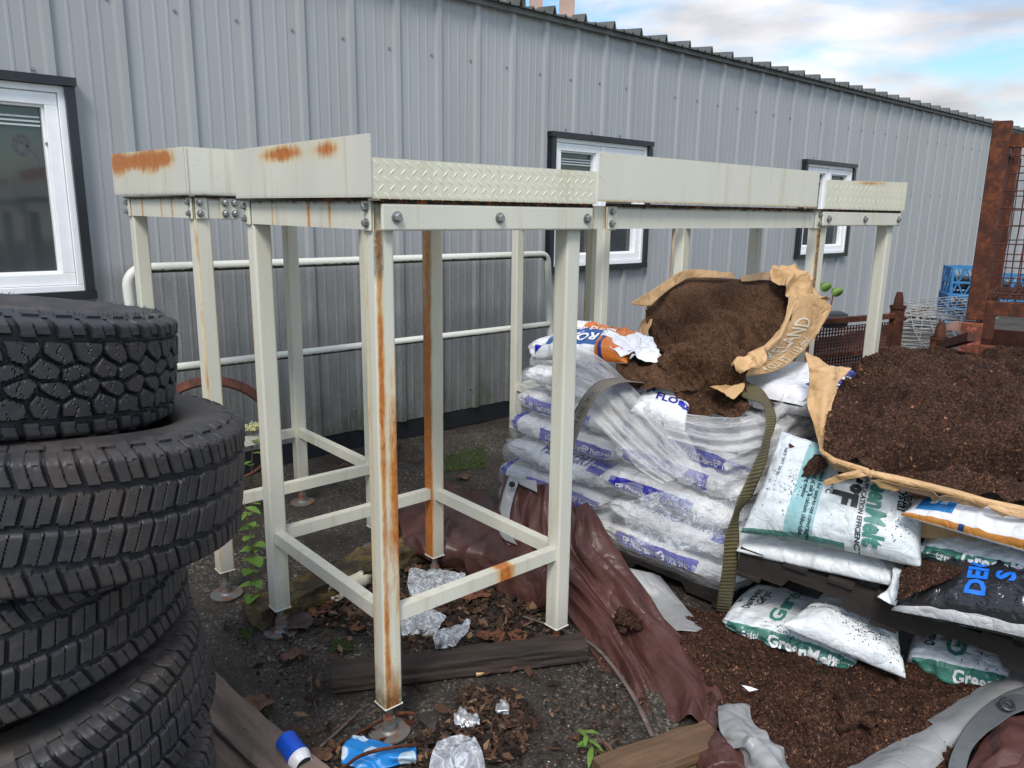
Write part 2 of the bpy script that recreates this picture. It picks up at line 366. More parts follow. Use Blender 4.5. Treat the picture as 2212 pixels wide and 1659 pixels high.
M['peatchip']=m_chip('peat_crumbs',[(0,lin(42,28,20)),(.6,lin(70,47,33)),(1.,lin(122,90,66))])
M['pebble']=m_chip('pebbles',[(0,lin(44,40,34)),(.55,lin(88,80,70)),(.85,lin(134,124,110)),(1.,lin(206,200,188))])
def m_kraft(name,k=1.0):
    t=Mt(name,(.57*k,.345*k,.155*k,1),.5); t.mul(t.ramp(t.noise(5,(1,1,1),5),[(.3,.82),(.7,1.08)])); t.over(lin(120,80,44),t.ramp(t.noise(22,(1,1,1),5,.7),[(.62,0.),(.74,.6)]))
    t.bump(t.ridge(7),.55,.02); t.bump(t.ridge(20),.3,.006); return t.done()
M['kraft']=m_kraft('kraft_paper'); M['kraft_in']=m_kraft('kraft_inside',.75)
def m_ground():
    t=Mt('gravelly_asphalt',(.05,.046,.04,1),.85)
    v=t.n('TexVoronoi',Scale=105.0); t.l(t.coord(),v.inputs['Vector']); bw=t.n('RGBToBW'); t.l(v.outputs['Color'],bw.inputs[0])
    t.col=t.ramp(bw.outputs[0],[(.1,lin(44,40,34)),(.45,lin(70,63,54)),(.70,lin(98,90,78)),(.88,lin(132,122,108)),(.96,lin(186,176,160))])
    t.mul(t.ramp(t.vor(105,(1,1,1),'Distance',feature='F1'),[(.2,1.),(.8,.35)]))
    t.over(lin(44,37,29),t.ramp(t.noise(1.6,(1,1,1),7,.72),[(.38,0.),(.56,.80)]))
    t.l(t.ramp(t.noise(1.1,(1,1,1),5),[(.4,.9),(.6,.55)]),t.b.inputs['Roughness'])
    t.over(lin(52,60,24),t.math('MULTIPLY',t.ramp(t.noise(3.4,(1,1,1),6,.8),[(.62,0.),(.70,.9)]),t.ramp(t.noise(60),[(.4,0.),(.55,1.)])))
    t.bump(bw.outputs[0],.6,.008); t.bump(t.noise(30,(1,1,1),5,.7),.5,.012)
    return t.done()
M['ground']=m_ground()
def m_wood(name,a,b,sc=(1,1,1),rot=0):
    t=Mt(name,a,.8); n=t.noise(16,sc,6,.65,.4); t.col=t.ramp(n,[(.3,a),(.7,b)]); t.over((.02,.015,.012,1),t.ramp(t.noise(40,sc,4,.7),[(.60,0.),(.72,.8)])); t.bump(n,.5,.006); return t.done()
WX=(.12,1,1)
M['wood_dark']=m_wood('wet_dark_timber',lin(30,24,20),lin(66,52,42),WX)
M['wood_brown']=m_wood('brown_timber',lin(74,54,38),lin(116,88,62),WX)
M['wood_grey']=m_wood('weathered_board',lin(70,58,50),lin(122,106,94),WX)
M['wood_black']=m_wood('blackened_pallet_wood',lin(30,26,24),lin(52,44,38),WX)
def m_tarp(name,c,rough=.38,k=1):
    t=Mt(name,c,rough); t.mul(t.ramp(t.noise(4,(1,1,1),4),[(.3,.82),(.7,1.1)])); t.over(lin(60,44,34),t.ramp(t.noise(11,(1,1,1),6,.8),[(.60,0.),(.75,.55)]))
    t.bump(t.ridge(3.2),.5,.03*k); t.bump(t.ridge(12),.28,.008*k); t.bump(t.noise(90,(1,1,1),3,.6,.6),.2,.002*k); return t.done()
M['tarp']=m_tarp('brown_tarpaulin',lin(84,53,47),.40); M['silver']=m_tarp('silver_tarpaulin',lin(150,150,148),.36,.6)
def bagmat(name, base=(.78,.79,.80,1), rects=(), dirt=.5, rough=.33, pat=None, edge=None):
    t=Mt(name,base,rough)
    sx=t.n('SeparateXYZ'); t.l(t.coord((1,1,1),'UV'),sx.inputs[0]); u,v=sx.outputs[0],sx.outputs[1]
    if pat:                       # faint printed crystal marks
        w=t.vor(26,(1,1,1),'Distance',feature='DISTANCE_TO_EDGE',kind='UV'); q=t.ramp(w,[(.0,0.),(.012,.0),(.03,.55),(.055,.0)]); t.over(pat,t.math('MULTIPLY',q,t.ramp(t.noise(7,(1,1,1),2,kind='UV'),[(.45,0.),(.55,1.)])))
    for (u0,u1,v0,v1,c) in rects:
        f=None
        for (x,op,val) in ((u,'GREATER_THAN',u0),(u,'LESS_THAN',u1),(v,'GREATER_THAN',v0),(v,'LESS_THAN',v1)):
            g=t.math(op,x,val); f=g if f is None else t.math('MULTIPLY',f,g)
        t.over(c,f)
    t.over(lin(58,48,40),t.math('MULTIPLY',t.ramp(t.noise(9,(1,1,1),8,.85),[(.56,0.),(.68,1.)]),dirt))
    t.over(lin(168,158,142),t.math('MULTIPLY',t.ramp(t.noise(4,(1,1,1),5,.7),[(.46,0.),(.75,.45)]),dirt))
    t.bump(t.ridge(6),.5,.018); t.bump(t.ridge(18),.45,.007); t.bump(t.ridge(45),.25,.002)
    return t.done()
GREEN=lin(62,128,112); BLUE=lin(14,26,178)
def m_flat(name,c,rough=.45): return Mt(name,c,rough).done()
M['ink_green']=m_flat('green_ink',lin(66,130,116)); M['ink_black']=m_flat('black_ink',lin(30,32,34)); M['ink_blue']=m_flat('navy_ink',lin(40,42,140)); M['ink_white']=m_flat('white_ink',(.8,.8,.8,1))
M['ink_cyan']=m_flat('bright_blue_ink',lin(28,116,226)); M['ink_teal']=m_flat('teal_ink',lin(52,132,170)); M['ink_pale']=m_flat('pale_ink',lin(214,196,168)); M['ink_gold']=m_flat('gold_ink',lin(196,150,84))
def m_film(name,dens=.5,c=(.80,.81,.84,1),iso=False):
    m=bpy.data.materials.new(name); m.use_nodes=True; t=Mt.__new__(Mt); t.m=m; t.nt=m.node_tree; t.b=t.nt.nodes['Principled BSDF']; t.tc=None; t.col=None; t.colv=c; t.bm=None
    t.b.inputs['Base Color'].default_value=c; t.b.inputs['Roughness'].default_value=.22
    st=t.noise(9,(14,1,1),6,.7,.6,'UV') if not iso else t.noise(22,(1,1,1),6,.7,1.2); f=t.ramp(st,[(.34,dens*.25),(.52,dens*.8),(.72,min(1,dens*1.6))])
    t.over(lin(120,110,100),t.ramp(t.noise(14,(5,1,1),6,.8,.3,'UV'),[(.58,0.),(.74,.5)]))
    t.bump(st,.5,.008); t.bump(t.ridge(12 if not iso else 24),.6,.012)
    if iso: f=t.ramp(t.ridge(20),[(.0,.62),(.22,.28),(.7,.09)])  # creases made more opaque: white ridge highlights painted into the alpha
    t.l(t.col,t.b.inputs['Base Color']); t.l(t.bm,t.b.inputs['Normal']); t.l(f,t.b.inputs['Alpha']); return m
M['film']=m_film('stretch_wrap',.28,(.97,.955,.93,1)); M['film2']=m_film('gathered_stretch_wrap',.5,(.95,.935,.91,1)); M['clear']=m_film('clear_plastic_bag',.30,(.82,.86,.90,1),iso=True)
M['leafg']=m_plain('green_leaf',lin(100,134,50),.5,var=.35,vs=30); M['stem']=m_plain('plant_stem',lin(110,80,54),.7); M['flower']=m_plain('pale_yellow_flower',lin(214,208,150),.7)
M['leafd']=m_plain('dead_leaf_brown',lin(98,70,50),.75,var=.5,vs=18,bs=.5); M['leafr']=m_plain('dead_leaf_rust',lin(118,72,46),.7,var=.5,vs=18,bs=.5); M['leafk']=m_plain('dead_leaf_dark',lin(74,60,54),.7,var=.5,vs=18,bs=.5)
print('materials ok')
# ================================================================== SETTING
def ground():
    n=260; xs=np.concatenate([[-60,-25,-12,-6],np.linspace(-3,6,n),[8,12,25,60,140]]); ys=np.concatenate([[-20,-5,0],np.linspace(.9,8,n),[10,14,20,40,90,200]])
    P=np.zeros((len(xs),len(ys),3))
    for i,x in enumerate(xs):
        for j,y in enumerate(ys):
            z=0
            if -3<=x<=6 and .9<=y<=8: z=.012*fnoise(x,y,0,1.2,3)+.004*fnoise(x,y,0,14,2)
            P[i,j]=(x,y,z-.01)
    o=link('ground',grid_mesh('ground',P),M['ground']); o['kind']='structure'
ground()
WA,WD=0.8414389,4.5013697
T2=Vector((math.sin(WA),math.cos(WA),0)); NW=Vector((math.cos(WA),-math.sin(WA),0)); OW=-NW*WD
def wp(s,z,off=0): return OW+T2*s+NW*off+Vector((0,0,z))
SHED=thing('metal_shed',OW,'long grey corrugated metal shed wall behind the stands','shed'); 
def shed():
    # the wall sheet is built in its own frame: x along the wall, z up
    mat=Matrix(((T2.x,NW.x,0,0),(T2.y,NW.y,0,0),(0,0,1,0),(0,0,0,1)))
    prof=[]; s=-6.0; k=0; per=1/3; S1=44.0
    wins=[(-.12,1.02),(4.40,5.54),(8.31,9.42)]; WZ=(1.17,2.17)
    while s<S1:
        c=math.floor(s/per+.5)*per
        base=k*per-6.0
        for d,h in ((0,.0),(.014,.023),(.048,.023),(.058,0),(.118,0),(.124,.0028),(.134,.0028),(.140,0),(.196,0),(.202,.0028),(.212,.0028),(.218,0),(.262,0),(.268,.0028),(.276,.0028),(.282,0)):
            prof.append((base+d-.052,h))
        k+=1; s+=per
    # cut windows: insert verticals at the window jambs
    xs=sorted(set([p[0] for p in prof]+[w for a in wins for w in a])); hh=np.interp(xs,[p[0] for p in prof],[p[1] for p in prof])
    zs=[.13,1.17,2.17,3.02]; me_v=[]; me_f=[]
    for x,h in zip(xs,hh):
        for z in zs: me_v.append((x,h,z))
    for i in range(len(xs)-1):
        mid=(xs[i]+xs[i+1])/2
        for j in range(3):
            if j==1 and any(a<mid<b for a,b in wins): continue
            a=i*4+j; me_f.append((a,a+4,a+5,a+1))
    me=bpy.data.meshes.new('wall'); me.from_pydata(me_v,[],me_f); me.update()
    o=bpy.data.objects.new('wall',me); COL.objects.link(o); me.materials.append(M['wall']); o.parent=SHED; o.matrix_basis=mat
    # base flashing, roof, gable return
    b=MB(); b.box(wp(19,.062,-.05),T2*25,NW*.045,Vector((0,0,.068))); b.build('base_flashing',M['black_trim'],SHED)
    b=MB(); b.box(wp(19,1.5,-6.2),T2*24.9,NW*6.0,Vector((0,0,1.45))); b.build('inner_shell',M['black_trim'],SHED)
    pr=[]; n=int(50/per)
    for k in range(n):
        base=-6+k*per
        for d,h in ((.006,0),(.020,.052),(.032,.052),(.046,0),(.13,0),(.136,.012),(.15,.012),(.156,0),(.24,0),(.246,.012),(.26,.012),(.266,0)): pr.append((base+d-.045,h))
    v=[];f=[]
    for (x,h) in pr:
        for (off,dz) in ((.09,0),(-9,.9)):
            p=wp(x,3.035+h+dz,off); q=wp(x,3.035+h+dz-.012,off); v+=[p,q]
    for i in range(len(pr)-1):
        a=i*4; c=a+4; f+=[(a,c,c+2,a+2),(a+1,a+3,c+3,c+1),(a,a+1,c+1,c),(a+2,c+2,c+3,a+3)]
    b=MB(); b.add(v,f); b.build('roof',M['roofm'],SHED)
    b=MB(); b.box(wp(19,3.008,.045),T2*25,NW*.006,Vector((0,0,.018))); b.build('eave_trim',M['roofm'],SHED)
    # screws
    b=MB(); b.tube([Vector((0,0,0)),NW*.010],.0085,6); sc=b.build('screw',M['screw'],SHED); first=True; rest=MB()
    pl=[]
    for k in range(-1,110):
        for z in (2.62,1.9,.28):
            if random.random()<(.93 if z!=1.9 else .5): pl.append((k*per-.075,z+random.uniform(-.006,.006)))
    pl=[(x,2.24) for x in (.02,.42,.9,4.55,4.85,5.2,8.5,9.0)]+sorted(pl)
    for i,(x,z) in enumerate(pl):
        if i<98:
            o2=sc if i==0 else sc.copy()
            if i: COL.objects.link(o2)
            o2.matrix_basis=Matrix.Translation(wp(x,z,-.002))
        else: rest.tube([wp(x,z,-.002),wp(x,z,.008)],.0085,6)
    tag(rest.build('distant_screws',M['screw'],SHED),kind='stuff')
    for (a,bb) in wins:
        z0,z1=WZ; wn=MB(); t=.045
        wn.box(wp((a+bb)/2,z1+.022,.03),T2*((bb-a)/2+.05),NW*.035,Vector((0,0,.02)))
        wn.box(wp((a+bb)/2,z0-.02,.024),T2*((bb-a)/2+.05),NW*.03,Vector((0,0,.022)))
        for x in (a-.02,bb+.02): wn.box(wp(x,(z0+z1)/2,.026),T2*.022,NW*.03,Vector((0,0,(z1-z0)/2-.002)))
        fr=wn.build('window',M['black_trim'],SHED)
        w=MB()
        def rect(x0,x1,za,zb,wd,y0,y1):
            w.box(wp((x0+x1)/2,zb-wd/2,(y0+y1)/2),T2*(x1-x0)/2,NW*(y1-y0)/2,Vector((0,0,wd/2)))
            w.box(wp((x0+x1)/2,za+wd/2,(y0+y1)/2),T2*(x1-x0)/2,NW*(y1-y0)/2,Vector((0,0,wd/2)))
            for x in (x0+wd/2,x1-wd/2): w.box(wp(x,(za+zb)/2,(y0+y1)/2),T2*wd/2,NW*(y1-y0)/2,Vector((0,0,(zb-za)/2-wd)))
        mid=(a+bb)/2
        rect(a,bb,z0,z1,.032,-.05,.03); w.box(wp(mid,(z0+z1)/2,-.012),T2*.012,NW*.038,Vector((0,0,(z1-z0)/2-.032)))
        for x0,x1 in ((a+.034,mid-.014),(mid+.014,bb-.034)):
            rect(x0,x1,z0+.034,z1-.034,.058,-.05,.018); rect(x0+.058,x1-.058,z0+.092,z1-.092,.012,-.05,.0)
        w.build('frame',M['white_pvc'],fr,bevel=.003)
        g=MB(); g.box(wp(mid,(z0+z1)/2,-.038),T2*((bb-a)/2-.02),NW*.003,Vector((0,0,(z1-z0)/2-.02))); g.build('glass',M['glass'],fr)
        bl=MB()
        for k in range(3): bl.box(wp(mid,z1-.15-.02*k,-.028),T2*((bb-a)/2-.11),NW*.004,Vector((0,0,.004)))
        bl.build('blind',M['pale'],fr)
    def wallpt(px,py,off):
        r=ray(px,py); t=-(WD-off)/r.dot(NW); return Vector((0,0,HC))+r*t
    b=MB(); pts=[(92,362),(80,335),(62,318),(48,305),(36,303),(30,312),(36,326),(50,334),(60,322),(62,305),(52,293),(38,292),(28,302)]
    for i in range(len(pts)-1): b.bar(wallpt(*pts[i],-.033),wallpt(*pts[i+1],-.033),.015,.001,up=NW)
    b.build('ribbon_decal',M['decal'],bpy.data.objects['window'])
shed()
def roof_things():
    o=wp(4.1,3.1,-.5); r=thing('rooftop_cabinet',o,'pinkish beige framed cabinet standing on the shed roof','rooftop unit')
    b=MB()
    for s in (3.93,4.63): b.box(wp(s,3.6,-.1),T2*.035,NW*.05,Vector((0,0,.62)))
    b.box(wp(4.30,3.65,-.1),T2*.06,NW*.01,Vector((0,0,.6))); b.build('post',M['pink'],r)
    b=MB(); b.box(wp(3.45,3.5,-.3),T2*.4,NW*.15,Vector((0,0,.45))); b.box(wp(4.15,3.5,-.2),T2*.09,NW*.05,Vector((0,0,.45))); b.build('dark_panel',M['roofm'],r)
    b=MB(); b.tube([wp(4.03,3.1,-.1),wp(4.05,3.3,-.1),wp(4.0,3.6,-.15)],.03,10); b.build('duct',M['pale'],r)
    b=MB(); 
    for k in range(5): b.box(wp(4.40,3.25+.05*k,-.12),T2*.03,NW*.03,Vector((0,0,.012)))
    b.build('louvre',M['pale'],r)
roof_things()
# ================================================================== STEEL STANDS
YA=0.8514508
D1=Vector((math.sin(YA),math.cos(YA),0)); D2=Vector((-math.cos(YA),math.sin(YA),0)); OA=Vector((-0.3731923,2.0959552,0))
UPZ=Vector((0,0,1))
def strip_mesh(name, faces, parent, mat='cream', rust=None, grime=None):
    """faces: list of (origin, eu, ev, nu, nv, tagname): gridded rectangles; rust/grime: f(tag,u,v) -> 0..1"""
    V=[];F=[];R=[];G=[]
    for (o,eu,ev,nu,nv,tg) in faces:
        n0=len(V); o=Vector(o); eu=Vector(eu); ev=Vector(ev)
        for i in range(nu+1):
            for j in range(nv+1):
                u,v=i/nu,j/nv; V.append(tuple(o+eu*u+ev*v)); R.append(rust(tg,u,v) if rust else 0); G.append(grime(tg,u,v) if grime else 0)
        for i in range(nu):
            for j in range(nv):
                a=n0+i*(nv+1)+j; F.append((a,a+nv+1,a+nv+2,a+1))
    me=bpy.data.meshes.new(name); me.from_pydata(V,[],F); me.update()
    me.attributes.new('rust','FLOAT','POINT').data.foreach_set('value',np.array(R,dtype=np.float32)); me.attributes.new('grime','FLOAT','POINT').data.foreach_set('value',np.array(G,dtype=np.float32))
    o=link(name,me,M[mat]); wparent(o,parent); return o
def gbox(name, o, ex, ey, ez, parent, n=(1,1,1), rust=None, grime=None, mat='cream'):
    """box from corner o with full edge vectors; faces tagged x0 x1 y0 y1 z0 z1"""
    o=Vector(o); a,b,c=n
    fs=[(o,ex,ez,a,c,'y0'),(o+ey+ex,-ex,ez,a,c,'y1'),(o+ey,-ey,ez,b,c,'x0'),(o+ex,ey,ez,b,c,'x1'),(o+ez,ex,ey,a,b,'z1'),(o+ey,ex,-ey,a,b,'z0')]
    return strip_mesh(name,fs,parent,mat,rust,grime)
def leg(parent, c, zb, zt, w=.062, rust=None, grime=None):
    """c: near corner; rounded square tube along z"""
    r=.007; n=40; prof=[]; ex,ey=D1,D2; base=Vector((c.x,c.y,0))
    cs=[(r,r,180,270),(w-r,r,270,360),(w-r,w-r,0,90),(r,w-r,90,180)]
    for cx,cy,a0,a1 in cs:
        for k in range(4):
            a=math.radians(a0+(a1-a0)*k/3); prof.append((cx+r*math.cos(a),cy+r*math.sin(a)))
        q0=prof[-1]; ci=[(w-r,0),(w,w-r),(r,w),(0,r)][cs.index((cx,cy,a0,a1))]
        for t_ in (.08,.2,.35,.5,.65,.8,.92): prof.append((q0[0]+(ci[0]-q0[0])*t_,q0[1]+(ci[1]-q0[1])*t_))
    m=len(prof); V=[];R=[];G=[]
    for i in range(n+1):
        z=zb+(zt-zb)*i/n
        for (x,y) in prof:
            V.append(tuple(base+ex*x+ey*y+UPZ*z)); R.append(rust(x/w,y/w,z) if rust else 0); G.append(grime(x/w,y/w,z) if grime else max(0,.35-(z-zb)*2.5))
    F=[(i*m+k,i*m+(k+1)%m,(i+1)*m+(k+1)%m,(i+1)*m+k) for i in range(n) for k in range(m)]+[tuple(range(m))[::-1],tuple(n*m+k for k in range(m))]
    me=bpy.data.meshes.new('leg'); me.from_pydata(V,[],F); me.update()
    me.attributes.new('rust','FLOAT','POINT').data.foreach_set('value',np.array(R,dtype=np.float32)); me.attributes.new('grime','FLOAT','POINT').data.foreach_set('value',np.array(G,dtype=np.float32))
    me.polygons.foreach_set('use_smooth',[True]*len(F)); me.set_sharp_from_angle(angle=math.radians(35))
    o=link('leg',me,M['cream']); wparent(o,parent)
    ctr=base+ex*w/2+ey*w/2
    b=MB(); b.tube([ctr+UPZ*(zb-.004),ctr+UPZ*(zb+.010)],w*.72,4) if False else b.box(ctr+UPZ*(zb+.002),ex*(w/2+.0018),ey*(w/2+.0018),UPZ*.003); b.build('end_weld',M['cream'],o,bevel=.003)
    f=MB(); f.tube([ctr+UPZ*z for z in (-.002,.004,.006)],[.066,.066,.05],28); f.tube([ctr+UPZ*.004,ctr+UPZ*.012,ctr+UPZ*.032],[.034,.025,.023],16); f.tube([ctr+UPZ*.034,ctr+UPZ*.052],.021,6); f.tube([ctr+UPZ*.03,ctr+UPZ*(zb+.01)],.013,10)
    f.build('foot',M['footm'],o,smooth=True)
    return o
def m_foot():
    t=Mt('galvanised_foot',(.20,.20,.185,1),.5,.5); 
    geo=t.n('NewGeometry'); t.over(RUST,t.ramp(t.noise(24,(1,1,1),5,.7),[(.48,0.),(.62,.9)])); return t.done()
M['footm']=m_foot()
def bolt(par, p, n, r=.0125):
    n=Vector(n).normalized(); b=MB(); b.tube([p,p+n*.003],r*1.25,16); b.tube([p+n*.003,p+n*.012],r*.92,6); b.tube([p+n*.012,p+n*.014],[r*.9,r*.7],6); b.build('bolt',M['steel'],par)
def diamonds(parent, o, eu, L, H, n, skew=0, k_=1.0):
    """raised tread pattern on a plate: o lower-left corner"""
    eu=Vector(eu).normalized(); n=Vector(n).normalized(); b=MB(); px=.0345*k_; py=.0205*k_; row=0; y=.008*k_
    while y<H-.006:
        x=.012+(px/2 if row%2 else 0)
        while x<L-.012:
            a=math.radians(45 if row%2 else -45)+random.uniform(-.03,.03); dx=eu*math.cos(a)+UPZ*math.sin(a); dy=n.cross(dx)
            c=Vector(o)+eu*x+UPZ*y; l_=.0135*k_; w_=.0038*k_
            ring=[c+dx*l_*math.cos(t)+dy*w_*math.sin(t)*(abs(math.sin(t))**.3) for t in [2*math.pi*k/10 for k in range(10)]]
            v=[c+dx*l_*.62+n*.0011,c+n*.0015,c-dx*l_*.62+n*.0011]; q=[]
            V=ring+v; F=[]
            for k in range(10):
                k2=(k+1)%10; t=2*math.pi*(k+.5)/10; m=10 if math.cos(t)>.5 else (12 if math.cos(t)<-.5 else 11); F.append((k,k2,m))
            for k in (1,2,3,4,6,7,8,9): pass
            F+= [(2,10,11),(8,11,10),(3,11,12),(7,12,11)]
            b.add(V,F); x+=px
        y+=py; row+=1
    return b.build('tread_pattern',M['cream_hi'],parent,smooth=True)
tt=Mt('cream_tread_paint',(.75,.72,.57,1),.36); tt.over(lin(150,130,90),tt.ramp(tt.noise(60,(1,1,1),4,.7),[(.6,0.),(.75,.6)])); M['cream_hi']=tt.done()
Zt,Zb0=1.5437,.10; w0=.062; L1,L2=.7298,.7784
def seam_grime(k=1.0):
    def g(tg,u,v):
        if tg!='y0': return 0
        return max(0,1-(1-v)*9)*(.55+.45*math.sin(u*37)*math.sin(u*91+2))*k+(.5 if (abs((u*23)%1-.5)<.03 and v>.4) else 0)
    return g
def dx_(r,z): return 0
def frame_stand(org, label, faces, rusts={}, zoff=0, feet=True, deck=True, brace_z=.42):
    """one bolted stand of four legs; faces: which upper panels it has"""
    st=thing('steel_stand',org,label,'steel stand','cream bolted steel stands')
    for key,off in (('F',Vector()),('R',D1*L1),('L',D2*L2),('K',D1*L1+D2*L2)):
        leg(st,org+off,Zb0+zoff,Zt+zoff+.004,rust=rusts.get(key),grime=rusts.get(key+'g'))
    # braces
    bw=.036; z=brace_z+zoff
    bb=(('F','R',org+D1*w0+D2*.013,D1*(L1-w0),D2*bw),('F','L',org+D2*w0+D1*.013,D2*(L2-w0),D1*bw),('L','K',org+D2*L2+D1*w0+D2*.013,D1*(L1-w0),D2*bw),('R','K',org+D1*L1+D2*w0+D1*.013,D2*(L2-w0),D1*bw))
    for k,(a,b_,o,e,ww) in enumerate(bb):
        rf=rusts.get('brace'+a+b_)
        gbox('brace',o+UPZ*(z-.045),e,ww,UPZ*.045,st,(30,1,1),rust=rf,grime=lambda t,u,v:.18 if t=='z1' else 0)
    # corner columns between the rails and the panels
    zc0,zc1=Zt+zoff,1.625+zoff
    for off in (Vector(),D1*L1,D2*L2,D1*L1+D2*L2):
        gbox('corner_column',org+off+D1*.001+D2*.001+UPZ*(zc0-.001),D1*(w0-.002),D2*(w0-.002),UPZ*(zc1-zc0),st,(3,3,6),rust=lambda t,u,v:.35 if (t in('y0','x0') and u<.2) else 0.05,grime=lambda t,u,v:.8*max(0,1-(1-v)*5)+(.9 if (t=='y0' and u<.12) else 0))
    return st
def tabbed_rail(st, o, e, L, n, z0=1.548, z1=1.624, th=.03, rust=None):
    """rail between bolted end tabs on a face; o: start at the outer plane, e along, n outward"""
    e=Vector(e).normalized(); n=Vector(n).normalized()
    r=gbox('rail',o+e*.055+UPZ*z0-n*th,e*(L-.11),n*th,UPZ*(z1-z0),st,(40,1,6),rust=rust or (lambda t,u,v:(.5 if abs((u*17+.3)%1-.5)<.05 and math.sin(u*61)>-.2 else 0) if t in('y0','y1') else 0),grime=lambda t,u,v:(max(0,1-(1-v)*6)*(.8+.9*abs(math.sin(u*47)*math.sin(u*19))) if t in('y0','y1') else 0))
    b=MB(); b.box(o+e*L/2+UPZ*(z1+.004)+n*.004,e*L/2,n*.010,UPZ*.0045); b.build('sealant_bead',M['grime'],st)  # dark strip: mossy grime, with the panel lip's shade line painted in
    for k,x in enumerate((.002,L-.052)):
        tb=MB(); tb.box(o+e*(x+.025)+UPZ*((z0+z1)/2)+n*.003,e*.023,n*.004,UPZ*((z1-z0)/2+.004)); tobj=tb.build('bolt_tab',M['cream'],st,bevel=.004)
        for z in (z0+.018,z1-.018): bolt(tobj,o+e*(x+(.018 if k==0 else .032))+UPZ*z+n*.007,n,.0105)
    return r
def plate3(st, o, e, L, n, z0=1.546, z1=1.617):
    e=Vector(e).normalized(); n=Vector(n).normalized()
    b=MB(); b.box(o+e*L/2+UPZ*(z0+z1)/2+n*.006,e*L/2,n*.006,UPZ*(z1-z0)/2); p=b.build('rail_plate',M['cream'],st,bevel=.005)
    b=MB(); b.box(o+e*L/2+UPZ*(z1+.006)-n*.004,e*L/2,n*.012,UPZ*.006); b.build('sealant_bead',M['grime'],st)  # same strip here: grime and painted lip shade above the plate
    for x in (.045,L*.5,L-.03): bolt(p,o+e*x+UPZ*(z0+z1)/2+n*.012,n,.0135)
    return p
def panel(st,o,e,L,z0,z1,n,rust=None,z1b=None,th=.006,name='side_panel'):
    e=Vector(e).normalized(); n=Vector(n).normalized(); z1b=z1 if z1b is None else z1b
    fs=[]
    O=Vector(o)
    def quad(off,sgn,tg):
        a=O+n*off+UPZ*z0
        return (a,e*L,UPZ*(z1-z0),60,16,tg)
    V=[];F=[];R=[];G=[]
    for off,tg in ((0,'y0'),(-th,'y1')):
        n0=len(V)
        for i in range(61):
            for j in range(17):
                u,v=i/60,j/16; top=z1+(z1b-z1)*u; V.append(tuple(O+n*off+e*L*u+UPZ*(z0+(top-z0)*v))); R.append(rust(u,v) if rust else 0); G.append(max(0,.5-v*7)*.6)
        for i in range(60):
            for j in range(16):
                a=n0+i*17+j; F.append((a,a+17,a+18,a+1) if tg=='y0' else (a,a+1,a+18,a+17))
    m=61*17
    top=[i*17+16 for i in range(61)]; bot=[i*17 for i in range(61)]
    for lst in (top,bot):
        for i in range(60): F.append((lst[i],lst[i+1],lst[i+1]+m,lst[i]+m))
    for c0 in (0,60*17):
        for j in range(16): F.append((c0+j,c0+j+1,c0+j+1+m,c0+j+m))
    me=bpy.data.meshes.new(name); me.from_pydata(V,[],F); me.update()
    me.attributes.new('rust','FLOAT','POINT').data.foreach_set('value',np.array(R,dtype=np.float32)); me.attributes.new('grime','FLOAT','POINT').data.foreach_set('value',np.array(G,dtype=np.float32))
    ob=link(name,me,M['cream']); wparent(ob,st); return ob
def deckplate(st,org,la,lb,z=1.627):
    b=MB(); b.box(org+D1*la/2+D2*lb/2+UPZ*z,D1*(la/2-.004),D2*(lb/2-.004),UPZ*.003); b.build('deck_plate',M['cream'],st)
def rustF(x,y,z):
    r=0
    if y<.08 and .03<x<.42: r=(.56+.10*math.sin(z*7))*math.exp(-((x-.20)/.19)**2)
    if y<.08 and x>.4: r=max(r,(.25+.75*(x-.4)/.6)*max(0,1-abs(z-.78)/.50))
    if x<.1 and y>.6: r=max(r,.2)
    if z<.30 and y<.1: r=max(r,(.30-z)*3.2*(1 if .15<x<.75 else .4))
    if z<.24 and x<.1: r=max(r,(.24-z)*2.2)
    if z<.24 and y<.12: r=max(r,(.24-z)*2.6*(1 if .2<x<.8 else .5))
    if z<.26 and x<.12: r=max(r,(.26-z)*1.6)
    return r
def rustK(x,y,z):
    if x<.1: return (.80+.2*math.sin(z*5))*min(1,max(.4,(1.70-z)*1.4))*(1 if .08<y<.93 else .45)
    return .1
st_A=frame_stand(OA,'nearest cream steel stand, front leg streaked with rust, beside the tyre stack',None,{'F':rustF,'K':rustK,'Fg':lambda x,y,z:(.75 if (x<.4 and y<.1 and z>1.42) or z<.14 else (.3 if z<.22 else 0)),
    'R':lambda x,y,z:0,'L':lambda x,y,z:.25 if (y>.8 and x<.1 and z>.6) else 0,'braceFR':lambda t,u,v:(1.0*max(0,1-abs(u-.64)*13) if t in('y0','z1') else 0)})
tabbed_rail(st_A,OA+D1*-.002+D2*L2*1.0+D2*w0,-D2,L2+w0,-D1)
panel(st_A,OA-D1*.03+D2*(L2+w0+.0),-D2,L2+w0+.035,1.632,1.790,-D1,rust=lambda u,v:(1.0*max(0,1-abs(u-.42)*4.2)+.75*max(0,1-abs(u-.74)*8))*max(0,1-abs(v-.82)*4.6))
plate3(st_A,OA+D1*.012-D2*.012,D1,.81,-D2)
pd=panel(st_A,OA-D2*.03-D1*.022,D1,.848,1.629,1.732,-D2,rust=lambda u,v:.22 if v<.05 else 0); pd.data.materials[0]=M['cream_warm']; diamonds(pd,OA-D2*.03-D1*.022+UPZ*1.629,D1,.848,.103,-D2)
deckplate(st_A,OA-D1*.02-D2*.02,.80,.86)
OB=OA+(D1*(-.052))+D2*1.2
OB=Vector((-1.2012,2.9662,0))
st_B=frame_stand(OB,'cream steel stand half hidden behind the tyre stack, rust along its upper panel',None,{'F':lambda x,y,z:.28 if (x>.9 and y<.2) or (x<.15 and y<.15) else 0},zoff=.012)
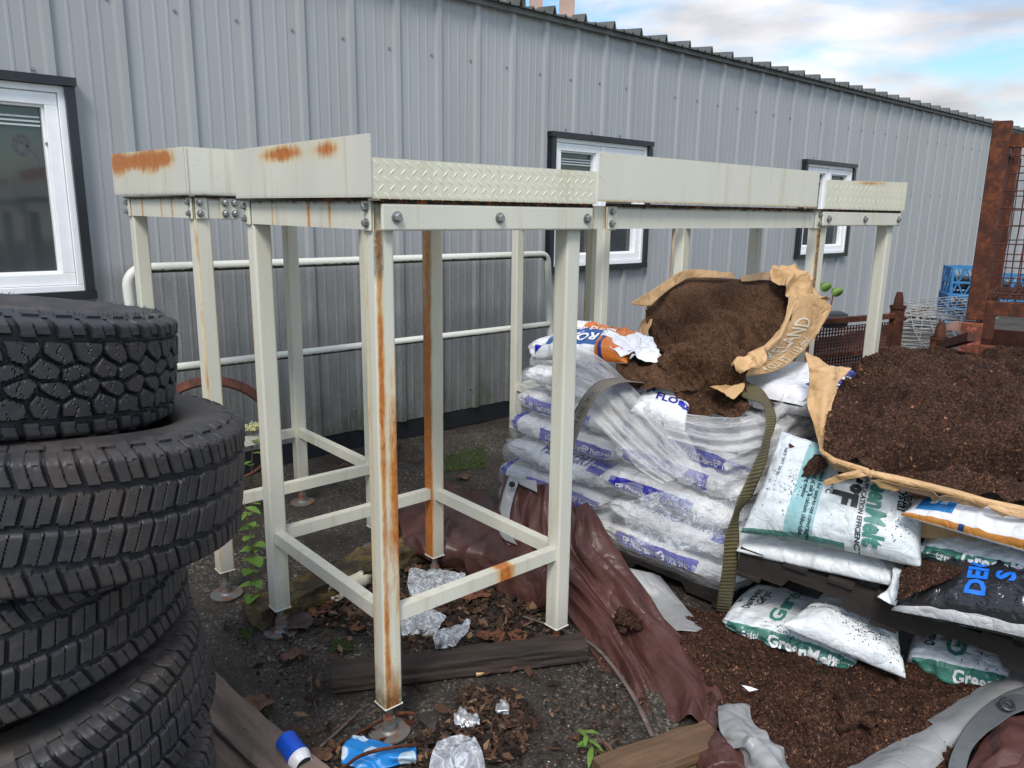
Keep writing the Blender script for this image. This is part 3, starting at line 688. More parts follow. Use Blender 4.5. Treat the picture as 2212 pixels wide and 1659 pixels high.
tabbed_rail(st_B,OB+D1*-.002+D2*(L2+w0),-D2,L2+w0,-D1,1.56,1.636)
panel(st_B,OB-D1*.03+D2*(L2+w0+.08),-D2,L2+w0+.115,1.65,1.83,-D1,rust=lambda u,v:(1.0 if u<.78 else max(0,1-(u-.78)*7))*(.92+.12*math.sin(u*31)*math.sin(u*13+1))*max(0,1-abs(v-.78)*(2.9-.7*math.sin(u*14))),z1b=1.815)
tabbed_rail(st_B,OB-D2*.002,D1,L1+w0,-D2,1.56,1.636)
bm_=gbox('cross_beam',OB+D1*.10+D2*.0+UPZ*1.56,D1*2.9,D2*.03,UPZ*.074,st_B,(20,1,4),rust=lambda t,u,v:.5 if u<.03 else 0)
panel(st_B,OB-D2*.03-D1*.03,D1,1.2,1.65,1.815,-D2,rust=lambda u,v:1.0*max(0,1-abs(u-.28)*7)*max(0,1-abs(v-.7)*2.6))
tb=MB(); tb.box(OB+D1*.13+UPZ*1.598-D2*.006,D1*.032,D2*.005,UPZ*.042); tbo=tb.build('bolt_tab',M['cream'],st_B,bevel=.004)
for x in (.115,.152):
    for z in (1.578,1.618): bolt(tbo,OB+D1*x+UPZ*z-D2*.011,-D2,.0115)
deckplate(st_B,OB-D1*.02-D2*.02,.80,.86,1.643)
# far stand of the front row, with the bridge between
OD=OA+D1*2.44+D2*.03
st_D=frame_stand(OD,'far cream steel stand at the right end beside the bark mound, mossy corner post',None,{'F':lambda x,y,z:.42 if (x<.15 and y<.2) or (y<.1 and x>.85) else .05,'Fg':lambda x,y,z:.9 if (x<.15 and y<.15 and z>.9) else 0,'L':lambda x,y,z:.3 if y>.9 else 0})
plate3(st_D,OD-D1*.02-D2*.012,D1,.83,-D2,1.556,1.622)
pd=panel(st_D,OD-D2*.03-D1*.03,D1,.86,1.634,1.764,-D2,rust=lambda u,v:.6*max(0,1-abs(u-.5)*3.5)*max(0,1-abs(v-.93)*9),z1b=1.782); pd.data.materials[0]=M['cream_warm']; diamonds(pd,OD-D2*.03-D1*.03+UPZ*1.634,D1,.86,.132,-D2,k_=1.45)
tabbed_rail(st_D,OD+D1*-.002+D2*(L2+w0),-D2,L2+w0,-D1)
deckplate(st_D,OD-D1*.02-D2*.02,.80,.86)
st_C=thing('bridge_beam',OA+D1*1.2,'long cream beam with plain upper panel bridging two steel stands','steel beam')
o_=OA+D1*.835-D2*.002
gbox('end_block',o_-D2*.0+UPZ*1.548,D1*.075,D2*.05,UPZ*.076,st_C,(4,2,6),rust=lambda t,u,v:.7 if u>.85 or u<.12 else 0)
tabbed_rail(st_C,o_+D1*.075,D1,1.50-.04,-D2,1.548,1.624,rust=lambda t,u,v:(.25 if t in('y0','y1') and v>.93 else 0))
panel(st_C,OA-D2*.036+D1*.83,D1,1.435,1.638,1.793,-D2,rust=lambda u,v:(.35 if v<.04 else 0))
gbox('rail_back',OA+D1*.9+D2*(L2)+UPZ*1.548,D1*1.5,D2*.03,UPZ*.076,st_C,(4,1,2))
OE=OA+D1*2.40+D2*1.36
st_E=frame_stand(OE,'rear cream steel stand near the shed wall, its legs seen behind the white bag pile',None,{'R':lambda x,y,z:.3 if y>.8 and x<.3 else 0,'K':lambda x,y,z:.4 if y>.8 else .1})
tabbed_rail(st_E,OE+D1*-.002+D2*(L2+w0),-D2,L2+w0,-D1); deckplate(st_E,OE,.79,.84)
gbox('rail',OE+UPZ*1.548,D1*.79,D2*.03,UPZ*.076,st_E,(4,1,2)); 
# ================================================================== GATE AND HOOP BY THE WALL
def gate():
    t=thing('tube_gate',wp(2.5,0,.3),'cream tubular metal gate leaning along the dirty shed wall','gate')
    def gp(s,z): return wp(s,z,.42-.12*z/1.3)
    s0,s1,zt,zb,r=1.15,4.09,1.295,.22,.09
    path=[gp(s0,zb+r)]
    path=[gp(s0,z) for z in np.linspace(.02,zt-r,8)]
    path+=[gp(s0+r-r*math.cos(a),zt-r+r*math.sin(a)) for a in np.linspace(.1,math.pi/2,7)]
    r2=.06
    path+=[gp(s,zt) for s in np.linspace(s0+r+.05,s1-r2-.05,10)]
    path+=[gp(s1-r2+r2*math.sin(a),zt-r2+r2*math.cos(a)) for a in np.linspace(0,math.pi/2,6)]
    path+=[gp(s1,z) for z in np.linspace(zt-.2,.02,8)]+[gp(s,zb) for s in np.linspace(s1-.05,s0+r,8)]+[gp(s0+r-r*math.sin(a),zb+r-r*math.cos(a)) for a in np.linspace(.1,math.pi/2,5)]
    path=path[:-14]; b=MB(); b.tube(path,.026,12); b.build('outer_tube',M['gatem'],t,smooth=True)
    for z in (.775,):
        b=MB(); b.tube([gp(s,z) for s in np.linspace(s0,s1,12)],.024,12); b.build('rail_tube',M['gatem'],t,smooth=True)
def m_gate():
    t=Mt('mildewed_cream_tube',(.66,.66,.58,1),.5); g=t.n('NewGeometry'); sx=t.n('SeparateXYZ'); t.l(g.outputs['Normal'],sx.inputs[0])  # cream tube, olive brown towards the underside, broken up by noise
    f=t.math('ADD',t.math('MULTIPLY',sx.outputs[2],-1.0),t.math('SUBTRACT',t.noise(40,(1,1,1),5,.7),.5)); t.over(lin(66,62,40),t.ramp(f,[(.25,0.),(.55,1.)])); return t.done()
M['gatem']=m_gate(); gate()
def hoop():
    c=W(470,935,3.75); t=thing('rusty_hoop',c-Vector((0,0,.4)),'rusty pinkish steel hoop wheel leaning behind the tyre stack','metal hoop')
    b=MB(); ex=Vector((.93,.37,0)); pts=[]
    R=.285
    for k in range(49):
        a=2*math.pi*k/48; pts.append((c+ex*R*math.cos(a)+UPZ*R*math.sin(a)+Vector((0,-.08*math.sin(a),0))))
    for i in range(48): b.bar(pts[i],pts[i+1],.05,.013,up=(pts[i]-c)+Vector((0,-.2,0)))
    b.build('rim',M['rustred'],t)
    b=MB(); b.bar(W(376,960,3.7),W(400,900,3.65),.035,.01,up=(0,-1,0)); b.bar(W(398,870,3.65),W(392,930,3.65),.045,.012,up=(1,0,0)); b.bar(W(372,880,3.9),W(398,905,3.66),.03,.03); b.build('bracket',M['pinkrust'],t)
hoop()
# ================================================================== TYRES
def tyre_mesh(kind):
    R,Wd=.395,.240; nth=1440; nv=72
    th=np.linspace(0,2*math.pi,nth,endpoint=False)
    # profile across tread: v 0..1 from -W/2 to W/2, small crown; grid in (theta, v)
    v=np.linspace(0,1,nv); TH,V=np.meshgrid(th,v,indexing='ij')
    X=TH*R; Y=(V-.5)*Wd
    def sm(d,w): return np.clip(d/w,0,1)
    depth=.011
    if kind=='all_terrain':
        # interlocking blocks: jittered lattice, distance between nearest and second nearest cell
        npt=44; per=2*math.pi*R/npt; rows=[-.051,-.017,.017,.051]; pts=[]
        g=np.random.default_rng(3)
        jit=[(.10,.004),(-.12,-.005),(.06,.006),(-.05,-.004)]
        for r_,yy in enumerate(rows):
            for k in range(-1,npt+1):
                pts.append(((k+(.5 if r_%2 else 0)+(.08 if k%2 else -.06)+jit[r_][0])*per, yy+jit[r_][1]*(1 if k%2 else -1)))
        F1=np.full(X.shape,9.);F2=np.full(X.shape,9.)
        for (px,py) in pts:
            sl=(np.abs(th*R-px)<.11)
            if not sl.any(): continue
            xx=X[sl]-px; yy=Y[sl]-py; dd=np.abs(xx*.8+yy*.55)**1.6+np.abs(-xx*.35+yy*.9)**1.6; dd=dd**(1/1.6)
            a,b=F1[sl],F2[sl]; F2[sl]=np.where(dd<a,a,np.minimum(b,dd)); F1[sl]=np.minimum(a,dd)
        gap=(F2-F1); H=sm(gap-.0055,.003)
        H*=1-.35*(np.abs(((X+.3*Y+.004*np.sin(Y*260))/per*2)%1-.5)<.018)
        sh=np.abs(Y)>.076; n2=40; ph=((X/(2*math.pi*R)*n2)+np.where(Y>0,.3,0)+.10*np.sin(Y*60))%1; 
        Hs=sm(np.minimum(ph,1-ph)-.085,.03)*sm(np.abs(Y)-.080-.006*(ph>.5),.003); Hs*=1-.3*((np.abs(ph-.5)<.02)&(np.abs(np.abs(Y)-.098)<.010))
        H=np.where(sh,Hs,H*sm(.074+.006*(ph>.5)-np.abs(Y),.003))
        depth=.0125
    else:
        n1=46; H=np.ones(X.shape)
        yn=Y/(Wd/2)
        for g0 in (-.52,0.0,.52): 
            wig=.018*np.sign(np.sin(X/(2*math.pi*R)*n1*2*math.pi+g0*3)); H*=sm(np.abs(yn-g0-wig)-.045,.02)
        # slanted cross cuts
        seg=np.digitize(yn,[-.52,0,.52]); sl=np.array([.55,-.35,-.35,.55])[seg]; off=np.array([0,.35,.7,.2])[seg]
        ph=(X/(2*math.pi*R)*n1+sl*yn*1.6+off+np.where(np.abs(yn)>.75,.25*(np.abs(yn)-.75)*np.sign(yn)*-1,0))%1
        H*=sm(np.minimum(ph,1-ph)-.05,.03)
        ph2=(ph+.5)%1; H*=1-.55*(np.minimum(ph2,1-ph2)<.02)
        ph3=(yn*2.1+.25*ph)%1; H*=1-.25*((np.minimum(ph3,1-ph3)<.02)&(np.abs(yn)>.6))
        depth=.009
    edge=np.abs(2*V-1); crown=-.004*edge**2-.030*np.clip((edge-.86)/.14,0,1)**2.2
    Rr=R+crown-depth*(1-H)*np.where(edge>.985,.4,1)
    P=np.stack([Rr*np.cos(TH),Rr*np.sin(TH),Y],-1)
    groove=(1-H)
    # sidewall rings appended on both sides
    def ring(r,z): return np.stack([r*np.cos(th),r*np.sin(th),np.full(nth,z)],-1)[:,None,:]
    h=Wd/2
    lug=(((th*R/(2*math.pi*R)*40)%1)<.5)
    def side(sgn):
        prof=[(.362,.002),(.352,.006),(.343,.008),(.325,.010),(.300,.010),(.275,.006),(.255,.0),(.240,-.010),(.232,-.018),(.226,-.03),(.226,-.045),(.262,-.05),(.33,-.04),(.365,-.02)]
        out=[]
        for i,(r,dz) in enumerate(prof):
            rr=ring(r,0); z=h+dz
            if i<2:
                zz=np.where(lug,z+.003,z-.003)
            else: zz=np.full(nth,z)
            rr=rr.copy(); rr[:,0,2]=sgn*zz; out.append(rr)
        return out
    top=side(1); bot=side(-1)
    allP=np.concatenate(bot[::-1]+[P]+top,1)
    ga=np.concatenate([np.zeros((nth,len(bot)))]+[groove]+[np.zeros((nth,len(top)))],1)
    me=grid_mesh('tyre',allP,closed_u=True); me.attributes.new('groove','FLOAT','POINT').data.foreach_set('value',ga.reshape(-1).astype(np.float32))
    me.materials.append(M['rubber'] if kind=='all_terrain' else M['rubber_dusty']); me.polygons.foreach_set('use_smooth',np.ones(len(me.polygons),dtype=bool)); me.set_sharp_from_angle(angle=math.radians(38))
    return me
meA=tyre_mesh('all_terrain'); meB=tyre_mesh('highway')
TY=[(meA,-1.135,1.60,1.288,(-6.5,4.5),'tyre with knobbly all-terrain tread, topmost of the stack'),
    (meB,-1.005,1.62,1.022,(-3,5.5),'worn grey-brown tyre second from the top of the stack, sticking out furthest'),
    (meB,-1.155,1.59,.752,(-3,-5.5),'tyre third from the top of the stack, tilted down to the left'),
    (meB,-1.115,1.60,.468,(-4,-10.5),'tyre second from the bottom of the stack, cut by the photo edge'),
    (meB,-1.12,1.60,.20,(0,-3),'lowest tyre of the stack on the pallet')]
for k,(me,x,y,z,(tx,ty),lab) in enumerate(TY):
    o=bpy.data.objects.new('tyre',me); COL.objects.link(o); o.location=(x,y,z); o.rotation_euler=(math.radians(tx),math.radians(ty),.4*k)
    o.scale=(1,1,(.94,1.12,1.0,1.0,1.0)[k])
    tag(o,lab,'tyre','stacked tyres')
    if k==0:
        hb=MB(); g=random.Random(5)
        for i in range(230):
            a=g.uniform(0,6.28); r=.352+g.uniform(-.006,.004); l_=g.uniform(.004,.011); z0=.126
            p=Vector((r*math.cos(a),r*math.sin(a),z0)); hb.tube([p,p+Vector((g.uniform(-.004,.004),g.uniform(-.004,.004),l_))],[.0008,.0004],3,False)
        h=hb.build('vent_hairs',M['rubber']); h.parent=o; h['kind']='stuff'
print('tyres ok')
# ================================================================== PRINT MARKS MAPPED ON A SURFACE
def stamp(surf, polys, u0, v0, du, dv, size, mat, parent, off=.003, name='emblem'):
    bm=bmesh.new()
    for poly in polys:
        vs=[bm.verts.new((x,y,0)) for x,y in poly]; bm.faces.new(vs)
    me=bpy.data.meshes.new(name); e=.01
    lu=np.linalg.norm(surf.at(min(u0+e,1),v0)-surf.at(max(u0-e,0),v0))/(min(u0+e,1)-max(u0-e,0)); lv=np.linalg.norm(surf.at(u0,min(v0+e,1))-surf.at(u0,max(v0-e,0)))/(min(v0+e,1)-max(v0-e,0))
    A=surf.at(u0,v0); Bu=surf.at(u0+.02,v0)-A; Bv=surf.at(u0,v0+.02)-A; x=surf.at(u0,v0,1)-A; h=1 if np.dot(np.cross(Bu,Bv),x)>0 else -1
    l_=math.hypot(du,dv); du/=l_; dv/=l_
    for v in bm.verts:
        X=v.co.x*size; Y=v.co.y*size; v.co=Vector(surf.at(u0+(X*du-h*Y*dv)/lu,v0+(X*dv+h*Y*du)/lv,off))
    bm.to_mesh(me); bm.free(); o=link(name,me,mat); wparent(o,parent); return o
def recycle_polys():
    P=[]
    for k in range(3):
        a=math.radians(90+120*k); R=lambda x,y:(x*math.cos(a)-y*math.sin(a),x*math.sin(a)+y*math.cos(a))
        P.append([R(.30,-.30),R(.46,-.12),R(.50,-.02),R(.32,.02),R(.26,-.12),R(.18,-.20)])
        P.append([R(.46,.0),R(.30,.24),R(.14,.14),R(.30,-.02)]); P.append([R(.38,.30),R(.06,.34),R(.10,.02)])
    return P
def star_polys(n=8):
    P=[]
    for k in range(n):
        a=2*math.pi*k/n+.2; r=.5 if k%2==0 else .34; w=.035
        P.append([(w*math.sin(a),-w*math.cos(a)),(r*math.cos(a),r*math.sin(a)),(-w*math.sin(a),w*math.cos(a))])
    return P
def vee_polys(): return [[(-.5,.25),(-.42,.25),(0,-.3),(0,-.42)],[(.5,.25),(.42,.25),(0,-.3),(0,-.42)]]
def crystal_logo(surf,u,v,du,dv,s,mat,par):
    stamp(surf,[[(x+1.2,y+1.15) for x,y in p] for p in star_polys()],u,v,du,dv,s,mat,par)
    lettering(surf,'Diamond',u,v,du,dv,s*.95,mat,par,bold=.015,sc=.8); 
    stamp(surf,[[(x*1.0+1.2,y-.45) for x,y in p] for p in vee_polys()],u,v,du,dv,s,mat,par)
    k=s*.75; L_=math.hypot(du,dv); 
    # second word a line lower and further along
    A=surf.at(u,v); e=.01
    lu=np.linalg.norm(surf.at(min(u+e,1),v)-A)/e; lv=np.linalg.norm(surf.at(u,min(v+e,1))-A)/e
    Bu=surf.at(u+.02,v)-A; Bv=surf.at(u,v+.02)-A; x=surf.at(u,v,1)-A; h=1 if np.dot(np.cross(Bu,Bv),x)>0 else -1
    X,Y=s*1.1,-s*.85; lettering(surf,'Crystal',u+(X*du-h*Y*dv)/lu,v+(X*dv+h*Y*du)/lv,du,dv,s*.95,mat,par,bold=.015,sc=.8)
# ================================================================== TUBE-SHAPED BAGS
def tube_bag(name, c, e, nout, Ln, Wd, H, mat, label=None, cat='bag', group=None, seed=0, wr=.0055, up=None, nu=64, nv=56, taper=5):
    c=Vector(c); e=Vector(e).normalized(); up=Vector(up or (0,0,1)); n=Vector(nout); n=(n-e*n.dot(e)).normalized(); up=n.cross(e) if n.cross(e).dot(up)>0 else e.cross(n)
    u=np.linspace(0,1,nu); v=np.linspace(0,1,nv); P=np.zeros((nu,nv,3))
    g=random.Random(seed); bow=g.uniform(-.012,.012); tw=g.uniform(-.04,.04)
    for i,a in enumerate(u):
        t=max(0,1-abs(2*a-1)**taper)**.5; hh=H*(.06+.94*t); ww=Wd*(.90+.10*t)
        for j,b in enumerate(v):
            ph=2*math.pi*(b-.25); co,si=math.cos(ph),math.sin(ph)
            x=math.copysign(abs(co)**.62,co)*ww/2; z=math.copysign(abs(si)**.75,si)*hh/2
            dend=min(a,1-a)*Ln; jj=b%1
            w=1.3*fnoise(a*Ln*2,math.cos(ph)*1.1,math.sin(ph)*1.1+seed,5.5,3,seed)*math.exp(-dend*9)*1.3+ .8*fnoise(a*Ln,math.cos(ph)*.2,math.sin(ph)*.12+seed,9,3,seed)+.35*fnoise(a*Ln*6,math.cos(ph)*.2,math.sin(ph)*.1+seed,7,2,seed+3)
            q=fnoise(a*Ln,math.cos(ph)*.2,math.sin(ph)*.12+seed,6,2,seed+9); w+=.8*max(0,1-abs(q)*8)
            k=1+w*wr/(H/2)*(.3+.7*t)
            p=c+e*((a-.5)*Ln*(1-.03*abs(co)))+n*(x*k+tw*z)+up*(z*k+bow*math.sin(math.pi*a)-.02*0)
            P[i,j]=p
    P[:,-1]=P[:,0]
    me=grid_mesh(name,P); cen=np.array(c)
    nn=normals(P); sg=1 if (nn*(P-cen)).sum()>0 else -1
    if sg<0: me.flip_normals()
    o=link(name,me,mat)
    if label: tag(o,label,cat,group)
    return o,Surf(P,sg)
A_ax=Vector((.700,-.714,0)); N_out=Vector((-.714,-.700,0)); PL=Vector((-.08,3.83,0))
M['floorbag']=bagmat('white_floor_absorbent_bag',(.82,.82,.83,1),[(.10,.74,.185,.30,BLUE),(.30,.42,.84,.97,BLUE)],dirt=.55)
M['floorbag3']=bagmat('white_floor_absorbent_bag_back',(.82,.82,.83,1),[(.34,.99,.19,.30,BLUE),(.05,.12,.2,.5,BLUE)],dirt=.6)
M['floorbag2']=bagmat('white_floor_absorbent_bag_end',(.82,.82,.83,1),[(.80,.93,.30,.46,BLUE)],dirt=.45)
FL=['bottom','second','third','fourth','fifth','sixth','topmost']
def floor_pile():
    H=.125
    for i in range(7):
        z=.10+H*i+H/2; jx=math.sin(i*2.3)*.025; ins=.0+.028*max(0,i-2)
        cfg=[(.36,.27,'left'),(1.04,.27,'right')]
        if i==6: cfg=[(.36,.30,'left')]
        for k,(t,dep,side) in enumerate(cfg):
            t+=jx*(1 if k else -1)-(.0 if k else .0)+ins*(0 if k else .8); 
            c=PL+A_ax*t-N_out*(dep+ins*.7+.015*math.sin(i*5+k))+Vector((0,0,z-(.03*(t>.7)*max(0,i-3))))
            m='floorbag' if (i+k)%3!=2 else 'floorbag2'
            if (i,k) in ((1,0),(4,1),(3,0)): m='floorbag3'
            e=(A_ax+Vector((0,0,-.02*i if k else -.012*i))).normalized()
            o,sf=tube_bag('floor_absorbent_bag',c,e,N_out,.70,.50,H*1.12,M[m],'white blue-banded absorbent bag, %s layer of the wrapped pile, %s end'%(FL[i],'shed' if k==0 else 'strap'),'bag','white bags wrapped on the pallet',seed=i*7+k)
            if m=='floorbag3': lettering(sf,'UOM 24 Qt - 22.7 Liters',.40,.225,1,0,.03,M['ink_white'],o,bold=.02,sc=.8); lettering(sf,'EP Naturals',.76,.225,1,0,.034,M['ink_white'],o,bold=.02)
            elif m=='floorbag':
                lettering(sf,'EP Naturals',.16,.225,1,0,.034,M['ink_white'],o,bold=.02); stamp(sf,recycle_polys(),.47,.245,1,0,.055,M['ink_white'] if k else M['ink_gold'],o,name='recycling_mark')
                lettering(sf,'UOM 24 Qt - 22.7 Liters',.53,.225,1,0,.026,M['ink_white'],o,bold=.02,sc=.8)
                if i%2: lettering(sf,'FLOOR-DRY',.45,.365,1,0,.05,M['ink_blue'],o,bold=.03,shear=.2)
            else:
                lettering(sf,'FLOOR-DRY',.35,.34,1,0,.055,M['ink_blue'],o,bold=.035,shear=.2); lettering(sf,'EP Naturals',.81,.36,1,0,.022,M['ink_white'],o,bold=.02)
                lettering(sf,'Premium quality absorbent',.25,.22,1,0,.014,M['ink_black'],o); lettering(sf,'EP Minerals',.6,.19,1,0,.02,M['ink_black'],o,bold=.02)
        # row behind, seen at the ends of the pile
        if i<6:
            c=PL+A_ax*.30-N_out*(.80+ins)+Vector((0,0,z)); tube_bag('floor_absorbent_bag',c,A_ax,N_out,.62,.48,H*1.1,M['floorbag2'],'white absorbent bag behind the front row, %s layer, shed end of the pile'%FL[i],'bag','white bags wrapped on the pallet',seed=60+i,nu=30,nv=28)
            c=PL+A_ax*1.12-N_out*(.80)+Vector((0,0,z-.03*max(0,i-3))); tube_bag('floor_absorbent_bag',c,-N_out,A_ax,.62,.52,H*1.1,M['floorbag'],'white absorbent bag turned sideways behind the front row, %s layer, strap end'%FL[i],'bag','white bags wrapped on the pallet',seed=80+i,nu=40,nv=40)
floor_pile()
def pallet(org, ex, ey, Lx, Ly, label, mat, deck=7):
    ex=Vector(ex).normalized(); ey=Vector(ey); ey=(ey-ex*ey.dot(ex)).normalized(); ez=ex.cross(ey); ez=ez if ez.z>0 else -ez; org=Vector(org)
    t=thing('wooden_pallet',org,label,'pallet')
    for k in range(3):
        o=org+ey*(.02+k*(Ly-.04)/2); b=MB(); x0=0; hs=.085
        # stringer with two notches: side outline extruded
        outl=[(0,0),(Lx*.16,0),(Lx*.18,.035),(Lx*.36,.035),(Lx*.38,0),(Lx*.62,0),(Lx*.64,.035),(Lx*.82,.035),(Lx*.84,0),(Lx,0),(Lx,hs),(0,hs)]
        v=[o+ex*x+ez*(z+.017)+ey*s for s in (-.018,.018) for x,z in outl]; n=len(outl)
        f=[tuple(range(n)),tuple(range(2*n-1,n-1,-1))]+[(i,(i+1)%n+0,(i+1)%n+n,i+n) for i in range(n)]
        b.add(v,f); b.build('stringer',mat,t,bevel=.002)
    for k in range(deck):
        x=.045+k*(Lx-.09)/(deck-1); b=MB(); b.box(org+ex*x+ey*Ly/2+ez*.113,ex*.043,ey*(Ly/2+.01),ez*.009); b.build('deck_board',mat,t,bevel=.002)
    for k in range(3):
        x=.045+k*(Lx-.09)/2; b=MB(); b.box(org+ex*x+ey*Ly/2+ez*.008,ex*.043,ey*(Ly/2+.01),ez*.008); b.build('base_board',mat,t,bevel=.002)
    return t
pallet(PL-N_out*.06-A_ax*.0+Vector((0,0,0)),A_ax,-N_out,1.36,1.0,'grimy pallet carrying the wrapped white bags',M['wood_black'])
# stretch wrap on the pile
def wrapface():
    R=[]
    for z,ins,dz in ((.10,.0,0),(.22,.0,0),(.34,.0,0),(.46,.0,0),(.58,.0,0),(.70,.0,0),(.82,.0,0),(.93,.05,0)):
        row=[]
        for t in (.0,.04,.2,.5,.8,1.1,1.34,1.40):
            dep=-.005+ins+(.028*max(0,(z-.35)/.125))*.7+(.14 if t<.01 else 0)+(.14 if t>1.39 else 0)
            zz=z-(max(0,t-.6)*.16 if z>.8 else 0)
            row.append(PL+A_ax*(t+(.022*max(0,(z-.35)/.125)+.012 if t<.3 else 0))-N_out*dep+Vector((0,0,zz)))
        R.append(row)
    return R
o,_=sheet('stretch_wrap_film',wrapface(),140,150,M['film'],amp=.010,nsc=4,seed=4,crease=.006,dfun=lambda u,v,p:.035*abs(math.sin(math.pi*(p[2]-.10)/.125))**.6-.025); tag(o,'clear dirty stretch wrap clinging round the white bag pile','plastic wrap')
def film(rows,label,m='film2',**k):
    kk=dict(nu=60,nv=90,amp=.012,nsc=5,seed=3,crease=.01); kk.update(k); o,s=sheet('stretch_wrap_film',rows,kk.pop('nu'),kk.pop('nv'),M[m],**kk); tag(o,label,'plastic wrap','torn stretch wrap on the bag pile'); return o,s
film([[(1225,735,3.25),(1300,775,3.2),(1380,850,3.02),(1450,940,2.9),(1500,1000,2.84)],[(1215,800,3.2),(1290,840,3.12),(1350,910,2.98),(1420,985,2.86),(1470,1030,2.80)],[(1210,880,3.15),(1270,900,3.06),(1330,960,2.94),(1380,1010,2.84),(1430,1045,2.8)]],'twisted grey stretch wrap falling diagonally from the orange bag',seed=11,dfun=lambda u,v,p:.010*math.sin(u*26+v*5))
film([[(1410,870,3.0),(1480,893,2.92),(1560,905,2.86),(1620,897,2.86),(1655,880,2.95)],[(1430,905,2.92),(1500,925,2.86),(1570,935,2.82),(1630,930,2.84),(1680,915,2.95)],[(1440,945,2.88),(1510,965,2.82),(1570,975,2.80),(1640,965,2.84),(1700,950,2.98)]],'gathered stretch wrap rim just below the spilled peat',seed=21,dfun=lambda u,v,p:.012*math.sin(u*18+v*3))
film([[(1600,905,2.86),(1660,880,2.98),(1710,820,3.2),(1745,780,3.35)],[(1600,960,2.86),(1670,930,2.97),(1725,880,3.15),(1765,830,3.3)],[(1560,1010,2.84),(1660,985,2.95),(1740,950,3.1),(1790,920,3.2)],[(1570,1055,2.86),(1650,1040,2.98),(1720,1020,3.1),(1790,1000,3.2)]],'broad silvery stretch wrap fanning up behind the olive strap',seed=31,dfun=lambda u,v,p:.009*math.sin(u*30+v*4))
film([[(1415,905,2.84),(1440,900,2.83),(1465,905,2.83)],[(1440,970,2.80),(1465,970,2.79),(1500,965,2.79)],[(1465,1040,2.77),(1490,1045,2.76),(1520,1030,2.76)]],'torn clear ribbon of wrap hanging over the upper bags','film',seed=41,nu=60,nv=30,dfun=lambda u,v,p:.004*math.sin(v*60))
film([[(1345,1085,2.86),(1440,1060,2.8),(1540,1080,2.77),(1600,1075,2.82)],[(1350,1125,2.86),(1450,1140,2.79),(1550,1150,2.76),(1610,1140,2.82)],[(1380,1175,2.85),(1450,1185,2.79),(1550,1190,2.77),(1600,1180,2.84)]],'loose clear wrap sagging over the middle bags near the strap','clear',seed=51)
# bags near the top of the pile
def frame_bag(name,p0,p1,Wd,H,mat,label,seed,outv=None,z=None,**k):
    a=W(*p0); b=W(*p1); e=(b-a); L_=e.length; c=(a+b)/2; n=outv or Vector((e.y,-e.x,0)); 
    if n.dot(Vector((0,0,HC))-c)<0 and outv is None: n=-n
    c=c-n.normalized()*Wd/2
    return tube_bag(name,c,e,n,L_,Wd,H,mat,label,'bag',None,seed=seed,**k)
o,s=tube_bag('floor_absorbent_bag',W(1725,835,3.35),Vector((.72,.62,.02)),Vector((.62,-.72,0)),.62,.42,.15,M['floorbag2'],'white absorbent bag lying on top at the back, lettering toward the olive strap','bag',None,seed=200)
lettering(s,'FLOOR-DRY',.20,.33,1,0,.075,M['ink_blue'],o,bold=.03,shear=.2); 
o,s=pillow('crushed_floor_bag',[(1360,890,3.0),(1480,930,2.88),(1500,850,3.02),(1400,830,3.2)],.05,M['floorbag2'],wr=.012,seed=210); tag(o,'crumpled white bag panel poking out below the spilled peat','bag')
lettering(s,'FLOOR-DRY',.35,.30,1,0,.055,M['ink_blue'],o,bold=.03); stamp(s,[[(0,0),(1,0),(1,1),(0,1)]],.12,.42,1,.1,.045,M['ink_blue'],o)
M['saltbag']=bagmat('orange_salt_bag',(.76,.77,.78,1),[(.40,.96,.60,1.0,lin(200,108,38)),(.10,.68,.16,.60,lin(34,84,150)),(.68,1.02,.0,.42,lin(204,112,38)),(.72,.76,.0,.42,lin(36,46,110))],dirt=.35)
o,s=pillow('ice_melt_bag',[(1150,775,3.45),(1355,785,3.12),(1400,730,3.35),(1225,700,3.65)],.075,M['saltbag'],wr=.014,seed=220,pinch=.08); tag(o,'orange and blue ice melt bag, half empty, on top of the white pile','bag')
lettering(s,'ROAD',.67,.48,-1,-.05,.075,M['ink_white'],o,bold=.03,shear=.2); lettering(s,'MELTS ICE FAST',.80,.68,-1,-.05,.03,M['ink_white'],o,bold=.02)
o,s=sheet('torn_bag_liner',[[(1310,715,3.4),(1350,718,3.35),(1390,722,3.35),(1415,745,3.3)],[(1310,745,3.25),(1350,745,3.22),(1395,750,3.2),(1430,768,3.15)],[(1340,770,3.14),(1365,768,3.13),(1395,778,3.12),(1425,778,3.12)]],50,60,M['floorbag2'],amp=.03,nsc=9,crease=.02,seed=8,thick=.001); tag(o,'crumpled grey-white torn liner beside the orange bag','bag liner')
